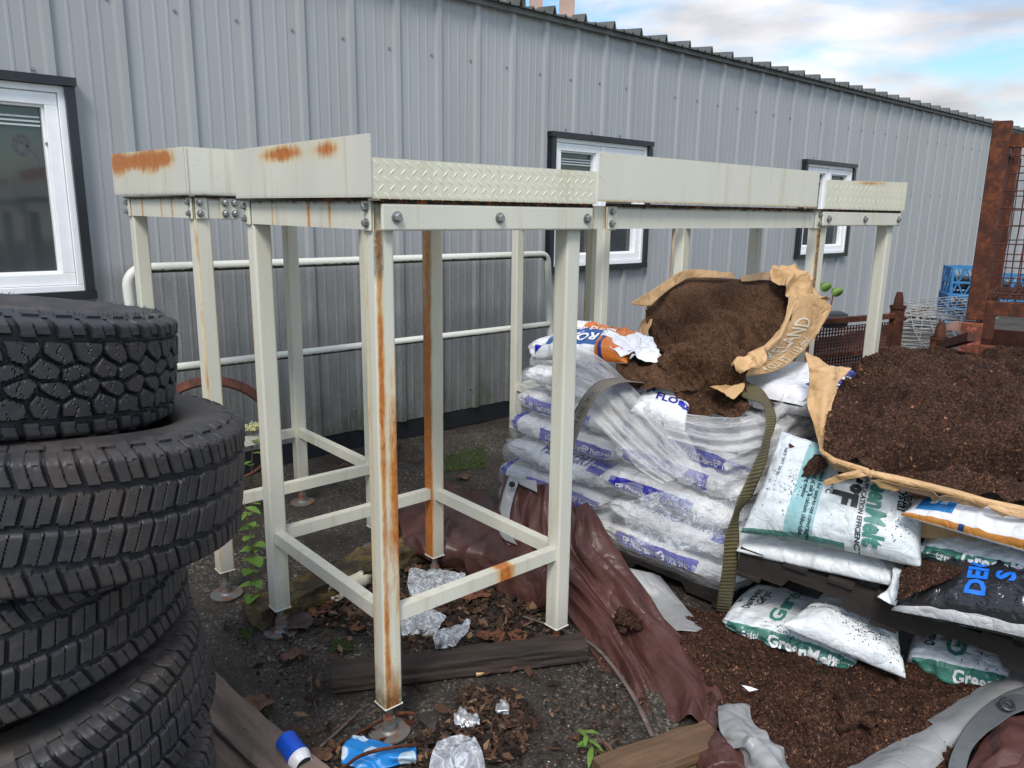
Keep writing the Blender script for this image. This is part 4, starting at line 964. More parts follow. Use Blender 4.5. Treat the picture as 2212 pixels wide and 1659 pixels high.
# ================================================================== STRAPS
def m_strap(name,a,b,ribs=True):
    t=Mt(name,a,.75); t.over(b,t.ramp(t.noise(5,(1,1,1),5,.7),[(.4,0.),(.65,.9)])); sx=t.n('SeparateXYZ'); t.l(t.coord((1,1,1),'UV'),sx.inputs[0]); w=t.math('SINE',t.math('MULTIPLY',sx.outputs[0],520)); t.bump(w,.5,.003); t.mul(t.ramp(w,[(.2,.82),(.8,1.05)])); return t.done()
M['strapg']=m_strap('grey_webbing',lin(126,120,108),lin(96,90,80)); M['strapo']=m_strap('olive_webbing',lin(108,98,60),lin(78,72,56))
def strap(rows,label,m,name='ratchet_strap'):
    o,s=sheet(name,[[Vector(W(*a)),Vector(W(*b))] for a,b in rows],140,8,M[m],thick=.003,amp=.0015,nsc=20); tag(o,label,'strap'); return o,s
o,s=strap([((1392,826,3.02),(1370,826,3.12)),((1340,826,3.0),(1330,816,3.1)),((1295,850,2.96),(1280,832,3.05)),((1262,905,2.93),(1238,893,3.0)),((1240,965,2.9),(1216,955,2.96)),((1225,1040,2.92),(1202,1036,2.97)),((1215,1120,2.95),(1192,1118,3.0))],'grey tie-down strap printed with a load limit, arching over the bag pile','strapg')
lettering(s,'3333 LBS',.60,.85,-1,0,.026,M['ink_black'],o,off=.002); lettering(s,'1515 KGS  WLL',.60,.35,-1,0,.026,M['ink_black'],o,off=.002)
strap([((1582,838,3.02),(1600,824,3.05)),((1606,858,2.93),(1640,836,2.97)),((1645,872,2.88),(1665,868,2.92)),((1655,905,2.80),(1677,905,2.84)),((1648,955,2.74),(1665,950,2.78)),((1626,1010,2.70),(1654,1004,2.74)),((1596,1075,2.67),(1624,1072,2.71)),((1585,1110,2.66),(1598,1108,2.71)),((1568,1160,2.67),(1597,1158,2.70)),((1562,1220,2.70),(1594,1218,2.72)),((1553,1275,2.74),(1586,1276,2.76)),((1547,1322,2.80),(1576,1326,2.82))],'olive tie-down strap hanging down the corner of the bag pile','strapo')
# ================================================================== PEAT BALE ON THE PILE
def surf_points(s, n, seed=1, umin=0,umax=1,vmin=0,vmax=1):
    g=np.random.default_rng(seed); P=s.P; nu,nv=P.shape[:2]; e1=np.linalg.norm(np.diff(P,axis=0),axis=-1)[:,:-1]; e2=np.linalg.norm(np.diff(P,axis=1),axis=-1)[:-1]; a=(e1*e2); a[:int(umin*(nu-1))]=0; a=a.reshape(-1); a=a/a.sum()
    idx=g.choice(len(a),n,p=a); i=idx//(nv-1); j=idx%(nv-1); x=g.random(n)[:,None]; y=g.random(n)[:,None]
    p=P[i,j]*(1-x)*(1-y)+P[i+1,j]*x*(1-y)+P[i,j+1]*(1-x)*y+P[i+1,j+1]*x*y
    return p, s.n[i,j]
def peat_bale():
    t=thing('peat_bale',W(1540,900,3.1),'torn open kraft bale of brown peat lying on the white bags','peat bale')
    o,s=sheet('peat_fill',[[(1395,650,3.62),(1455,606,3.66),(1530,600,3.68),(1600,603,3.66),(1690,606,3.58)],
        [(1398,685,3.45),(1460,670,3.42),(1530,668,3.42),(1610,665,3.40),(1712,668,3.34)],
        [(1390,735,3.32),(1455,735,3.22),(1530,738,3.20),(1610,735,3.2),(1690,735,3.2)],
        [(1405,785,3.2),(1470,790,3.10),(1530,795,3.06),(1590,790,3.06),(1640,780,3.08)],
        [(1440,835,3.08),(1490,845,3.0),(1535,850,2.98),(1580,842,2.98),(1610,825,3.0)],
        [(1450,880,2.98),(1500,898,2.90),(1550,905,2.88),(1590,900,2.87),(1625,885,2.90)]],170,150,M['peat'],t,fade=5,amp=.13,nsc=4.6,oc=5,seed=2,dfun=lambda u,v,p:.07*math.exp(-((u-.58)/.16)**2-((v-.25)/.2)**2)-.07*math.exp(-((u-.30)/.12)**2-((v-.22)/.25)**2)-.05*math.exp(-((u-.30)/.25)**2-((v-.80)/.12)**2))
    p,n=surf_points(s,9000,3); scatter('peat_crumbs',p,n,.0036,M['peatchip'],t,seed=3)['kind']='stuff'
    k=dict(amp=.008,nsc=8,crease=.008,thick=.0012)
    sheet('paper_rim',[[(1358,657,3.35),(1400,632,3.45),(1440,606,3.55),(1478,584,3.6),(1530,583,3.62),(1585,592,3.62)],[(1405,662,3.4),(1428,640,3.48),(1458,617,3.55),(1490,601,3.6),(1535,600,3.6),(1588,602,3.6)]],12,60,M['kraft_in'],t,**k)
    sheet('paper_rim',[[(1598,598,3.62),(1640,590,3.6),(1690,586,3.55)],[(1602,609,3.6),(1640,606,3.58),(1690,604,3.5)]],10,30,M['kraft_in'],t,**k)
    sheet('paper_rim',[[(1392,690,3.5),(1372,730,3.45),(1366,765,3.4)],[(1410,690,3.4),(1398,730,3.32),(1396,765,3.3)]],10,30,M['kraft'],t,**k)
    o,s1=sheet('paper_shell',[[(1662,590,3.5),(1690,571,3.56),(1725,590,3.6),(1762,622,3.62)],[(1672,602,3.45),(1700,600,3.45),(1740,612,3.52),(1775,635,3.58)],[(1700,640,3.38),(1722,640,3.40),(1752,640,3.46),(1790,650,3.54)]],60,60,M['kraft'],t,amp=.03,nsc=7,crease=.035,seed=5,thick=.0015)
    o,s2=sheet('paper_side',[[(1706,640,3.36),(1735,638,3.42),(1765,636,3.5),(1797,662,3.56)],[(1692,695,3.26),(1715,698,3.30),(1745,700,3.38),(1772,712,3.46)],[(1652,745,3.14),(1680,748,3.18),(1705,748,3.25),(1736,757,3.32)],[(1612,770,3.04),(1635,780,3.08),(1655,785,3.12),(1684,797,3.16)],[(1578,786,2.98),(1588,800,3.0),(1598,808,3.02),(1608,814,3.04)]],90,50,M['kraft'],t,amp=.010,nsc=5,crease=.008,seed=6,thick=.0015)
    lettering(s2,'LAKELAND',.82,.60,-1,.05,.10,M['ink_pale'],t,bold=.02,sc=.82); lettering(s2,'4 CU. FT.  113 dm³',.84,.90,-1,.03,.058,M['ink_pale'],t,bold=.02,sc=.85)
    # rolled torn edge
    b=MB(); pts=[W(1716,655,3.30),W(1700,690,3.22),W(1684,728,3.14),W(1655,752,3.08),W(1618,768,3.02),W(1582,788,2.96)]; b.tube(pts,[.006,.010,.009,.013,.012,.006],8); b.build('rolled_edge',M['kraft'],t,smooth=True)
    sheet('torn_flap',[[(1582,786,2.95),(1610,770,2.97),(1650,752,2.99)],[(1590,800,2.92),(1618,790,2.93),(1655,776,2.95)],[(1600,808,2.92),(1612,800,2.92),(1640,790,2.95)]],30,40,M['kraft'],t,amp=.02,nsc=9,crease=.02,seed=7,thick=.001)
    sheet('torn_flap',[[(1533,832,2.98),(1575,825,3.0),(1608,820,3.02)],[(1560,845,2.92),(1585,845,2.93),(1608,838,2.95)],[(1570,858,2.90),(1585,862,2.89),(1600,850,2.92)]],30,30,M['kraft'],t,amp=.012,nsc=9,crease=.015,seed=9,thick=.001)
peat_bale()
o,s=sheet('spilled_peat',[[(1330,795,3.2),(1370,770,3.3),(1430,765,3.3),(1480,775,3.2)],[(1340,815,3.12),(1385,800,3.1),(1440,800,3.08),(1500,810,3.05)],[(1370,838,3.05),(1405,842,3.0),(1450,845,2.98),(1510,845,2.96)]],60,90,M['peat'],amp=.04,nsc=9,oc=5,seed=12); tag(o,'lumps of spilled peat on the pile between liner and grey strap','peat',kind='stuff')
# dark slat
b=MB(); b.bar(W(1606,828,3.05),W(1668,880,2.98),.05,.02); tag(b.build('timber_offcut',M['wood_dark'],bevel=.002),'short dark wooden slat wedged under the torn kraft paper','wood scrap')
# ================================================================== RIGHT BALE AND ITS BAGS
def bark_bale():
    t=thing('bark_bale',W(1980,1000,2.9),'big burst kraft bale heaped with dark bark fines at the right','bark bale')
    def df(u,v,p):
        c=.84+.05*math.sin(v*7+1); return (-.10*math.exp(-((u-c)/.030)**2)+.055*math.exp(-((u-c+.06)/.04)**2))*min(1,max(0,(v-.1)*5))+.016*(1-4*abs(fnoise(p[0],p[1],p[2],9,2,5)))
    o,s=sheet('bark_fill',[[(1868,800,3.45),(1885,770,3.6),(1960,750,3.75),(2080,760,3.85),(2360,770,3.8),(2560,860,3.7)],
        [(1832,812,3.15),(1880,795,3.3),(1965,778,3.4),(2095,790,3.45),(2370,800,3.4),(2580,920,3.3)],
        [(1798,860,2.9),(1880,850,3.0),(1980,842,3.02),(2110,850,3.02),(2380,870,2.95),(2600,1020,2.85)],
        [(1782,925,2.66),(1880,915,2.70),(1990,910,2.74),(2120,920,2.72),(2380,940,2.65),(2600,1120,2.55)],
        [(1780,975,2.50),(1880,978,2.50),(2000,990,2.48),(2130,1000,2.44),(2380,1020,2.35),(2600,1220,2.25)],
        [(1790,1000,2.46),(1880,1022,2.38),(2000,1052,2.31),(2130,1082,2.25),(2380,1150,2.1),(2600,1300,2.0)]],240,230,M['bark'],t,amp=.045,nsc=5,oc=6,seed=14,dfun=df)
    p,n=surf_points(s,2600,55); scatter('bark_pieces',p,n,.009,M['chip'],t,seed=56)['kind']='stuff'
    p,n=surf_points(s,26000,5); scatter('bark_chips',p,n,.0042,M['chip'],t,seed=6)['kind']='stuff'
    top=[W(1840,1030,2.52),W(2100,1080,2.36),W(2400,1180,2.18),W(2560,1200,2.6),W(2540,930,3.5),W(2100,840,3.7),W(1900,850,3.35),W(1815,930,2.85)]; V=[tuple(q-UPZ*.03) for q in top]+[(q.x,q.y,min(q.z-.05,.56)) for q in top]; n_=len(top)
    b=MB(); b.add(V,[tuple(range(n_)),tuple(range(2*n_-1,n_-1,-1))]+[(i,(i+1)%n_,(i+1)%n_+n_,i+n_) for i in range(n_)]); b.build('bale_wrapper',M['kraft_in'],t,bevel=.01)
    k=dict(amp=.008,nsc=9,crease=.012,thick=.0012)
    sheet('paper_side',[[(1738,764,3.06),(1762,772,3.03),(1795,792,3.0),(1838,800,3.0)],[(1748,800,2.98),(1770,805,2.95),(1795,812,2.92),(1815,822,2.92)],[(1748,845,2.9),(1770,845,2.86),(1790,845,2.84),(1803,850,2.86)],[(1746,880,2.82),(1765,885,2.79),(1780,890,2.76),(1795,885,2.78)],[(1760,925,2.72),(1768,930,2.69),(1776,930,2.67),(1786,925,2.68)],[(1770,970,2.58),(1774,975,2.56),(1780,978,2.54),(1788,980,2.52)]],110,44,M['kraft'],t,amp=.012,nsc=8,crease=.016,seed=15,thick=.0012)
    b=MB(); pts=[W(1772,972,2.53),W(1800,995,2.44),W(1872,1018,2.36),W(1885,1030,2.34)]; b.tube(pts,[.006,.011,.012,.008],8); b.build('rolled_edge',M['kraft'],t,smooth=True)
    b=MB(); pts=[W(1878,1022,2.35),W(1940,1036,2.31),W(2010,1052,2.27),W(2070,1068,2.24),W(2130,1085,2.21),W(2240,1108,2.15),W(2380,1150,2.05)]; b.tube(pts,[.011,.013,.012,.013,.012,.012,.012],10); b.build('rolled_edge',M['kraft'],t,smooth=True)
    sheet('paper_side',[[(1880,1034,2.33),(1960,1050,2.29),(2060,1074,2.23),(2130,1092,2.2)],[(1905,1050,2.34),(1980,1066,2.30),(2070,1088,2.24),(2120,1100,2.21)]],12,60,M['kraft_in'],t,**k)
    sheet('paper_side',[[(2130,1085,2.19),(2180,1096,2.16),(2240,1106,2.13),(2380,1140,2.05)],[(2140,1100,2.18),(2180,1112,2.15),(2240,1125,2.12),(2380,1160,2.04)],[(2165,1118,2.17),(2190,1112,2.15),(2240,1132,2.12),(2380,1170,2.04)]],30,60,M['kraft'],t,amp=.006,nsc=9,crease=.01,thick=.0012,seed=3)
    sheet('torn_flap',[[(1780,1038,2.42),(1830,1020,2.38),(1888,1014,2.36)],[(1784,1050,2.41),(1835,1036,2.37),(1885,1026,2.34)]],12,40,M['kraft'],t,amp=.006,nsc=9,crease=.01,thick=.0012,seed=5)
    sheet('torn_flap',[[(1768,978,2.50),(1810,1000,2.42),(1868,1022,2.36)],[(1785,998,2.49),(1822,1018,2.43),(1870,1034,2.37)]],12,40,M['kraft_in'],t,amp=.006,nsc=9,crease=.01,thick=.0012,seed=6)
bark_bale()
TEAL=lin(146,188,190)
M['gm_top']=bagmat('green_tinted_salt_bag',(.72,.76,.77,1),[(.25,.42,.0,1.0,TEAL),(.0,.6,-.1,.035,lin(80,130,120))],dirt=.35,pat=lin(170,190,192))
M['gm_band']=bagmat('salt_bag_green_side',(.74,.77,.78,1),[(.05,.97,.16,.315,GREEN)],dirt=.4,pat=lin(176,192,194))
M['gm_plain']=bagmat('salt_bag_back',(.74,.76,.76,1),[],dirt=.3,pat=lin(190,196,198))
M['surf']=bagmat('white_and_blue_salt_bag',(.76,.76,.76,1),[(.05,.25,.14,1.0,lin(38,120,180)),(.0,1.0,.0,.04,lin(196,132,62)),(.30,.33,.0,.04,lin(34,66,110)),(.62,.65,.0,.04,lin(34,66,110))],dirt=.3)
M['blackbag']=bagmat('black_bag',(.022,.022,.025,1),[(.0,.42,.66,1.0,(.70,.70,.70,1)),(.0,1.0,.0,.03,(.72,.72,.72,1))],dirt=.08,rough=.16)
o,s=pillow('ice_melt_bag',[(1600,1150,2.64),(1992,1228,2.32),(2010,1045,2.50),(1686,930,2.86)],.10,M['gm_top'],seed=300,nu=110,nv=80,wr=.007,pinch=.05); tag(o,'large white ice melt bag with pale teal band propped under the kraft paper','bag')
I=M
lettering(s,'GreenMelt',.70,.90,0,-1,.085,I['ink_green'],o,bold=.04,sc=.95); lettering(s,'FOR APPLICATION EFFICIENCY',.655,.84,0,-1,.022,I['ink_black'],o,bold=.025)
lettering(s,'-5°F',.495,.84,0,-1,.11,I['ink_black'],o,bold=.05); lettering(s,'-21°C',.445,.62,0,-1,.028,I['ink_black'],o,bold=.02); lettering(s,'Melts Ice Down To:',.615,.86,0,-1,.020,I['ink_black'],o,bold=.02)
lettering(s,'Green-tinted for easy-to-see coverage',.385,.80,0,-1,.020,I['ink_black'],o,bold=.015); lettering(s,'Quality blend of salt & calcium chloride',.345,.82,0,-1,.020,I['ink_black'],o,bold=.015); lettering(s,'Fast acting melter',.305,.72,0,-1,.020,I['ink_black'],o,bold=.015)
lettering(s,'Diamond',.90,.90,0,-1,.04,I['ink_black'],o,bold=.02); lettering(s,'Crystal',.865,.84,0,-1,.04,I['ink_black'],o,bold=.02); lettering(s,'NET WT 50 lb',.10,.80,0,-1,.02,I['ink_black'],o)
stamp(s,star_polys(),.735,.08,0,-1,.06,I['ink_green'],o)
o2,_=sheet('bark_crumbs',[[(1706,960,2.74),(1740,975,2.68),(1790,985,2.56)],[(1712,1000,2.68),(1745,1000,2.62),(1785,1010,2.52)],[(1718,1045,2.62),(1732,1030,2.60),(1760,1025,2.55)]],40,40,M['bark'],amp=.015,nsc=14,seed=5); tag(o2,'bark spilled on the torn upper corner of the teal-banded bag','bark',kind='stuff')
o,s=pillow('ice_melt_bag',[(1590,1190,2.68),(1972,1275,2.34),(1995,1190,2.60),(1570,1140,2.92)],.055,M['gm_plain'],seed=310,wr=.008); tag(o,'plain white folded bag squashed flat on the tilted pallet','bag')
o,s=sheet('bag_end',[[(1935,1228,2.40),(1960,1235,2.36)],[(1925,1262,2.36),(1950,1270,2.32)],[(1895,1290,2.33),(1935,1310,2.29)]],30,16,M['gm_plain'],amp=.008,nsc=14,crease=.01,thick=.001); tag(o,'loose torn white bag end hanging off the pallet edge','bag')
o,s=frame_bag('ice_melt_bag',(1970,1188,2.39),(2400,1284,2.00),.42,.10,M['gm_band'],'green striped ice melt bag under the white and blue bag',320); lettering(s,'GreenMelt',.27,.215,1,0,.062,I['ink_white'],o,bold=.03); crystal_logo(s,.07,.245,1,0,.032,I['ink_white'],o)
o,s=pillow('salt_bag',[(1945,1112,2.34),(2400,1245,1.96),(2400,1150,2.12),(1985,1058,2.46)],.05,M['surf'],seed=330,nu=90,wr=.006); tag(o,'white salt bag with blue patch and orange edge below the kraft paper','bag')
lettering(s,'Surface',.115,.88,0,-1,.04,I['ink_white'],o,bold=.02); lettering(s,'CON Y LA',.20,.90,0,-1,.024,I['ink_white'],o,bold=.02); lettering(s,'LOCAMENTE',.17,.90,0,-1,.022,I['ink_white'],o,bold=.02)
for k,tx in enumerate(('CÁPSULA','CON CON','LÍQUIDO')): lettering(s,tx,.53-.035*k,.92,0,-1,.026,I['ink_teal'],o,bold=.03)
for k,tx in enumerate(('Environmentally','friendly')): lettering(s,tx,.64-.035*k,.94,0,-1,.022,I['ink_black'],o)
for k,tx in enumerate(('PELLETED','WITH','MAGNESIUM')): lettering(s,tx,.80-.04*k,.92,0,-1,.028,I['ink_teal'],o,bold=.03)
o,s=pillow('ice_melt_bag',[(1925,1318,2.30),(2400,1425,1.92),(2400,1225,2.14),(1975,1190,2.52)],.10,M['blackbag'],seed=340,nu=90,wr=.009,pinch=.07); tag(o,'shiny black bag with blue lettering and white seam on the pallet','bag')
lettering(s,'DEICE',.46,.16,0,1,.08,I['ink_cyan'],o,bold=.04); lettering(s,'S',.60,.36,0,1,.07,I['ink_cyan'],o,bold=.04)
o2,s2=sheet('bark_crumbs',[[(1962,1212,2.44),(2010,1203,2.38),(2065,1208,2.33)],[(1945,1255,2.31),(2000,1245,2.26),(2075,1232,2.24)],[(1932,1298,2.24),(1960,1292,2.22),(2050,1250,2.22)]],60,90,M['bark'],amp=.02,nsc=9,seed=25,oc=5); tag(o2,'bark heaped over the white corner of the black bag','bark',kind='stuff')
p,n=surf_points(s2,2500,8); q=scatter('bark_chips',p,n,.004,M['chip'],o2,seed=9); q['kind']='stuff'
pA=W(1592,1240,2.70); pB=W(2300,1500,2.10)
pallet(pA,pB-pA,Vector(((pB-pA).y*-1,(pB-pA).x,.1)),(pB-pA).length,.95,'dark tilted pallet lying across the lower salt bags',M['wood_black'])
def crumbs(s,n,par,seed,**k):
    p,q=surf_points(s,n,seed,**k); o=scatter('bark_crumbs',p+q*.002,q,.0032,M['chip'],par,seed=seed); o['kind']='stuff'
LOWER=[]
# lower bags on the ground
o,s=frame_bag('ice_melt_bag',(1552,1345,2.72),(1862,1452,2.42),.36,.11,M['gm_band'],'green-edged ice melt bag on the ground below the pallet, left one',350); lettering(s,'GreenMelt',.36,.205,1,0,.056,I['ink_white'],o,bold=.035); lettering(s,'-5°F',.76,.22,1,0,.034,I['ink_white'],o,bold=.03); lettering(s,'NET WT 50 lb',.87,.24,1,0,.02,I['ink_white'],o,bold=.03); crystal_logo(s,.13,.24,1,0,.028,I['ink_white'],o)
crystal_logo(s,.16,.44,0,1,.045,I['ink_black'],o); lettering(s,'GreenMelt',.42,.40,0,1,.075,I['ink_green'],o,bold=.03)
o,s=pillow('ice_melt_bag',[(1686,1352,2.50),(1958,1466,2.32),(1935,1355,2.56),(1798,1268,2.78)],.075,M['gm_plain'],seed=360,wr=.006,nu=90,nv=60,pinch=.05); tag(o,'upturned plain white bag lying on the green-edged one','bag')
lettering(s,'Ver panel lateral para',.42,.42,-1,.0,.020,I['ink_black'],o); lettering(s,'información en español',.42,.34,-1,.0,.020,I['ink_black'],o); lettering(s,'Diamond',.88,.78,-1,.1,.045,I['ink_black'],o,bold=.02)
o,s=frame_bag('ice_melt_bag',(1955,1428,2.44),(2190,1480,2.26),.34,.12,M['gm_band'],'green-edged ice melt bag half buried in bark at the right',370); crystal_logo(s,.25,.42,0,1,.045,I['ink_black'],o); lettering(s,'GREEN',.55,.38,0,1,.08,I['ink_green'],o,bold=.03); lettering(s,'GreenMelt',.45,.20,1,0,.05,I['ink_white'],o,bold=.03)
# bark spilled on the ground
def zz(x,y,z): return Z(x,y,z)
rows=[[zz(1440,1300,.02),zz(1560,1330,.03),zz(1700,1395,.03),zz(1860,1430,.05),zz(2010,1440,.06),zz(2330,1430,.12)],
 [zz(1440,1360,.03),zz(1560,1385,.05),zz(1690,1445,.05),zz(1840,1480,.06),zz(2000,1490,.06),zz(2330,1490,.13)],
 [zz(1460,1420,.02),zz(1590,1440,.06),zz(1720,1490,.08),zz(1860,1515,.09),zz(1990,1530,.07),zz(2240,1540,.1)],
 [zz(1500,1490,.02),zz(1620,1505,.05),zz(1740,1540,.07),zz(1850,1570,.07),zz(1960,1590,.06),zz(2120,1600,.08)],
 [zz(1560,1560,.02),zz(1680,1580,.03),zz(1780,1610,.04),zz(1850,1640,.05),zz(1930,1660,.05),zz(2030,1680,.06)],
 [zz(1620,1680,.0),zz(1700,1700,.02),zz(1780,1730,.03),zz(1840,1750,.03),zz(1900,1770,.03),zz(1960,1790,.04)]]
def df(u,v,p): 
    c=Z(1815,1530,.08); d=math.hypot(p[0]-c.x,p[1]-c.y); return .035*math.exp(-(d/.11)**2)
o,s=sheet('spilled_bark',rows,220,200,M['bark'],amp=.04,nsc=8,oc=6,seed=30,dfun=df); tag(o,'dark bark fines spilled over the ground in front of the salt bags','bark',kind='stuff')
p,n=surf_points(s,2600,57); q=scatter('bark_pieces',p,n,.009,M['chip'],o,seed=58); q['kind']='stuff'
p,n=surf_points(s,26000,15); q=scatter('bark_chips',p,n,.0042,M['chip'],o,seed=16); q['kind']='stuff'
# ================================================================== TARPAULINS
def tarps():
    t=thing('brown_tarpaulin',Z(1300,1300,.0),'crumpled brown tarpaulin with grey hem lying along the bag pile','tarpaulin')
    def fold(u,v,p):
        tri=lambda x:abs((x%1)*2-1)
        w_=.25*fnoise(u*2,v*2,0,1.3,2,4); return .055*tri(v*2.1+u*.7+w_)+.022*tri(v*4.7-u*1.1+w_*2)+.009*tri(v*9+u*3+w_*4)-.03
    sheet('cloth',[[(1098,1036,3.42),(1165,1045,3.34),(1240,1085,3.2),(1262,1100,3.22)],
      [(1085,1110,3.30),(1165,1115,3.22),(1250,1120,3.1),(1300,1150,3.1)],
      [(1100,1180,3.18),(1180,1185,3.08),(1270,1190,2.98),(1365,1230,2.95)],
      [(1165,1250,3.02),(1235,1255,2.94),(1320,1270,2.84),(1420,1310,2.80)],
      [(1232,1330,2.80),(1290,1325,2.78),(1370,1345,2.70),(1490,1390,2.62)],
      [(1275,1400,2.62),(1340,1400,2.60),(1430,1425,2.52),(1545,1460,2.44)],
      [(1320,1480,2.44),(1395,1480,2.42),(1495,1496,2.34),(1605,1512,2.28)],
      [(1355,1560,2.26),(1425,1562,2.24),(1495,1570,2.18),(1590,1575,2.14)]],150,90,M['tarp'],t,amp=.010,nsc=3,crease=.007,seed=33,dfun=fold,thick=.0015)
    sheet('cloth',[[zz(855,1090,.02),zz(930,1050,.06),zz(1010,1060,.08),zz(1100,1100,.12)],[zz(862,1130,.10),zz(940,1110,.16),zz(1030,1120,.16),zz(1130,1160,.2)],[zz(885,1190,.06),zz(960,1180,.12),zz(1050,1190,.14),zz(1170,1230,.16)],[zz(915,1208,.01),zz(1000,1225,.03),zz(1090,1255,.05),zz(1200,1300,.08)],[zz(930,1210,.0),zz(1010,1240,.0),zz(1100,1285,.0),zz(1210,1340,.0)]],90,110,M['tarp'],t,amp=.03,nsc=4,crease=.03,seed=36,thick=.0015)
    sheet('hem',[[(1100,1036,3.40),(1126,1040,3.37)],[(1090,1060,3.34),(1112,1072,3.32)],[(1082,1110,3.28),(1104,1118,3.25)],[(1084,1150,3.22),(1108,1152,3.18)],[(1096,1168,3.18),(1124,1178,3.13)]],60,8,M['silver'],t,amp=.004,nsc=9,thick=.0015,dfun=lambda u,v,p:.02)
    sheet('hem',[[(1120,1036,3.36),(1160,1040,3.33)],[(1124,1048,3.34),(1162,1066,3.29)]],8,20,M['silver'],t,amp=.004,nsc=9,thick=.0015,dfun=lambda u,v,p:.012)
    b=MB(); c=W(1106,1044,3.30)
    b.tube([c+Vector((0,-.012,0)),c+Vector((0,-.016,0))],.014,14); b.build('grommet',M['black_trim'],t)
    sheet('silver_underside',[[zz(1345,1225,.16),zz(1400,1236,.14),zz(1425,1245,.10)],[zz(1385,1300,.06),zz(1450,1300,.07),zz(1490,1322,.05)],[zz(1430,1362,.02),zz(1490,1362,.05),zz(1540,1368,.03)]],40,30,M['silver'],t,amp=.006,nsc=7,thick=.0015)
    # torn silver underside at the lower tip
    sheet('silver_underside',[[zz(1553,1530,.07),zz(1585,1522,.09),zz(1618,1530,.07)],[zz(1556,1580,.09),zz(1600,1572,.12),zz(1640,1575,.09)],[zz(1590,1620,.06),zz(1640,1615,.12),zz(1680,1620,.06)],[zz(1610,1680,.05),zz(1670,1670,.1),zz(1720,1680,.04)]],60,50,M['silver'],t,amp=.016,nsc=8,crease=.02,seed=38,thick=.0015)
    sheet('cloth',[[zz(1500,1600,.02),zz(1560,1585,.06),zz(1610,1600,.04)],[zz(1500,1640,.03),zz(1560,1630,.09),zz(1620,1645,.05)],[zz(1510,1700,.02),zz(1570,1700,.05),zz(1630,1700,.03)]],40,40,M['tarp'],t,amp=.02,nsc=9,crease=.03,seed=39,thick=.0015)
    t=thing('silver_tarpaulin',Z(2050,1560,.0),'rolled silver tarpaulin edge with black eyelet at the lower right corner','tarpaulin')
    sheet('rolled_silver_edge',[[zz(2360,1350,.15),zz(2212,1432,.13),zz(2100,1495,.10),zz(1960,1580,.07),zz(1800,1680,.05),zz(1700,1760,.04)],
       [zz(2360,1390,.18),zz(2212,1462,.16),zz(2105,1522,.13),zz(1985,1600,.105),zz(1850,1690,.09),zz(1740,1780,.08)],
       [zz(2370,1440,.18),zz(2212,1500,.155),zz(2120,1545,.13),zz(2020,1620,.10),zz(1900,1720,.08),zz(1800,1800,.07)],
       [zz(2370,1480,.15),zz(2212,1528,.13),zz(2140,1560,.11),zz(2050,1630,.08),zz(1960,1720,.08),zz(1850,1800,.06)]],60,130,M['silver'],t,amp=.008,nsc=4,crease=.008,seed=41,thick=.002)
    sheet('hem',[[zz(2370,1455,.185),zz(2212,1490,.165),zz(2150,1515,.15),zz(2090,1570,.125),zz(2050,1640,.10),zz(2045,1700,.09)],[zz(2370,1500,.16),zz(2212,1540,.15),zz(2160,1570,.135),zz(2110,1610,.115),zz(2085,1660,.09),zz(2085,1720,.08)]],20,80,M['tarp_dark'],t,amp=.004,nsc=9,thick=.002,dfun=lambda u,v,p:.012)
    c=Z(2176,1522,.178); b=MB(); up=Vector((-.2,-.5,.85)).normalized()
    a1=up.orthogonal().normalized(); a2=up.cross(a1); ring=[c+(a1*math.cos(x)+a2*math.sin(x))*.017 for x in np.linspace(0,2*math.pi,25)]; b.tube(ring,.005,8,False); b.build('grommet',M['black_trim'],t,smooth=True)
    sheet('cloth',[[zz(2370,1490,.14),zz(2212,1542,.13),zz(2140,1590,.11),zz(2078,1670,.08)],[zz(2370,1560,.15),zz(2230,1600,.15),zz(2160,1650,.13),zz(2110,1720,.09)],[zz(2370,1700,.1),zz(2260,1720,.1),zz(2200,1740,.1),zz(2150,1760,.06)]],50,70,M['tarp'],t,amp=.012,nsc=6,crease=.02,seed=43,thick=.0015)
M['tarp_dark']=m_tarp('grey_hem',lin(92,94,94),.5); tarps()

for nm,cnt in (('ice_melt_bag',260),):
    k=0
    for ob in [o for o in bpy.data.objects if o.name.startswith(nm) and o.parent is None]:
        k+=1; me=ob.data; nv=len(me.vertices); co=np.zeros(nv*3); me.vertices.foreach_get('co',co); co=co.reshape(-1,3); nn=np.zeros(nv*3); me.vertices.foreach_get('normal',nn); nn=nn.reshape(-1,3)
        g=np.random.default_rng(k); ok=np.where(nn[:,2]>.25)[0]; 
        if len(ok)<50: continue
        cl=co[g.choice(ok,5)]; w=np.zeros(len(ok))
        for c in cl: w+=np.exp(-(np.linalg.norm(co[ok]-c,axis=1)/.05)**2)
        w+=.004; w/=w.sum(); idx=g.choice(ok,cnt,p=w); pt=co[idx]+g.normal(0,.004,(cnt,3))*np.array([1,1,.1])+nn[idx]*.002
        q=scatter('bark_crumbs',pt,nn[idx],.0034,M['chip'],ob,seed=k); q['kind']='stuff'
def clod(x,y,r,lab,seed,z=.07):
    c=Z(x,y,z); V=[];n=28;P=np.zeros((n,n,3))
    for i in range(n):
        for j in range(n):
            th=math.pi*j/(n-1); ph=2*math.pi*i/(n-1); d=Vector((math.sin(th)*math.cos(ph),math.sin(th)*math.sin(ph),math.cos(th)*.6)); rr=r*(1+.9*fnoise(d.x,d.y,d.z+seed,1.6,4)); P[i,j]=c+d*rr
    o=link('bark_clod',grid_mesh('bark_clod',P),M['bark']); tag(o,lab,'bark clod')
    q=scatter('bark_chips',P[:,2:-2].reshape(-1,3)[::1],(P[:,2:-2].reshape(-1,3)-np.array(c))/r,.004,M['chip'],o,seed=seed); q['kind']='stuff'
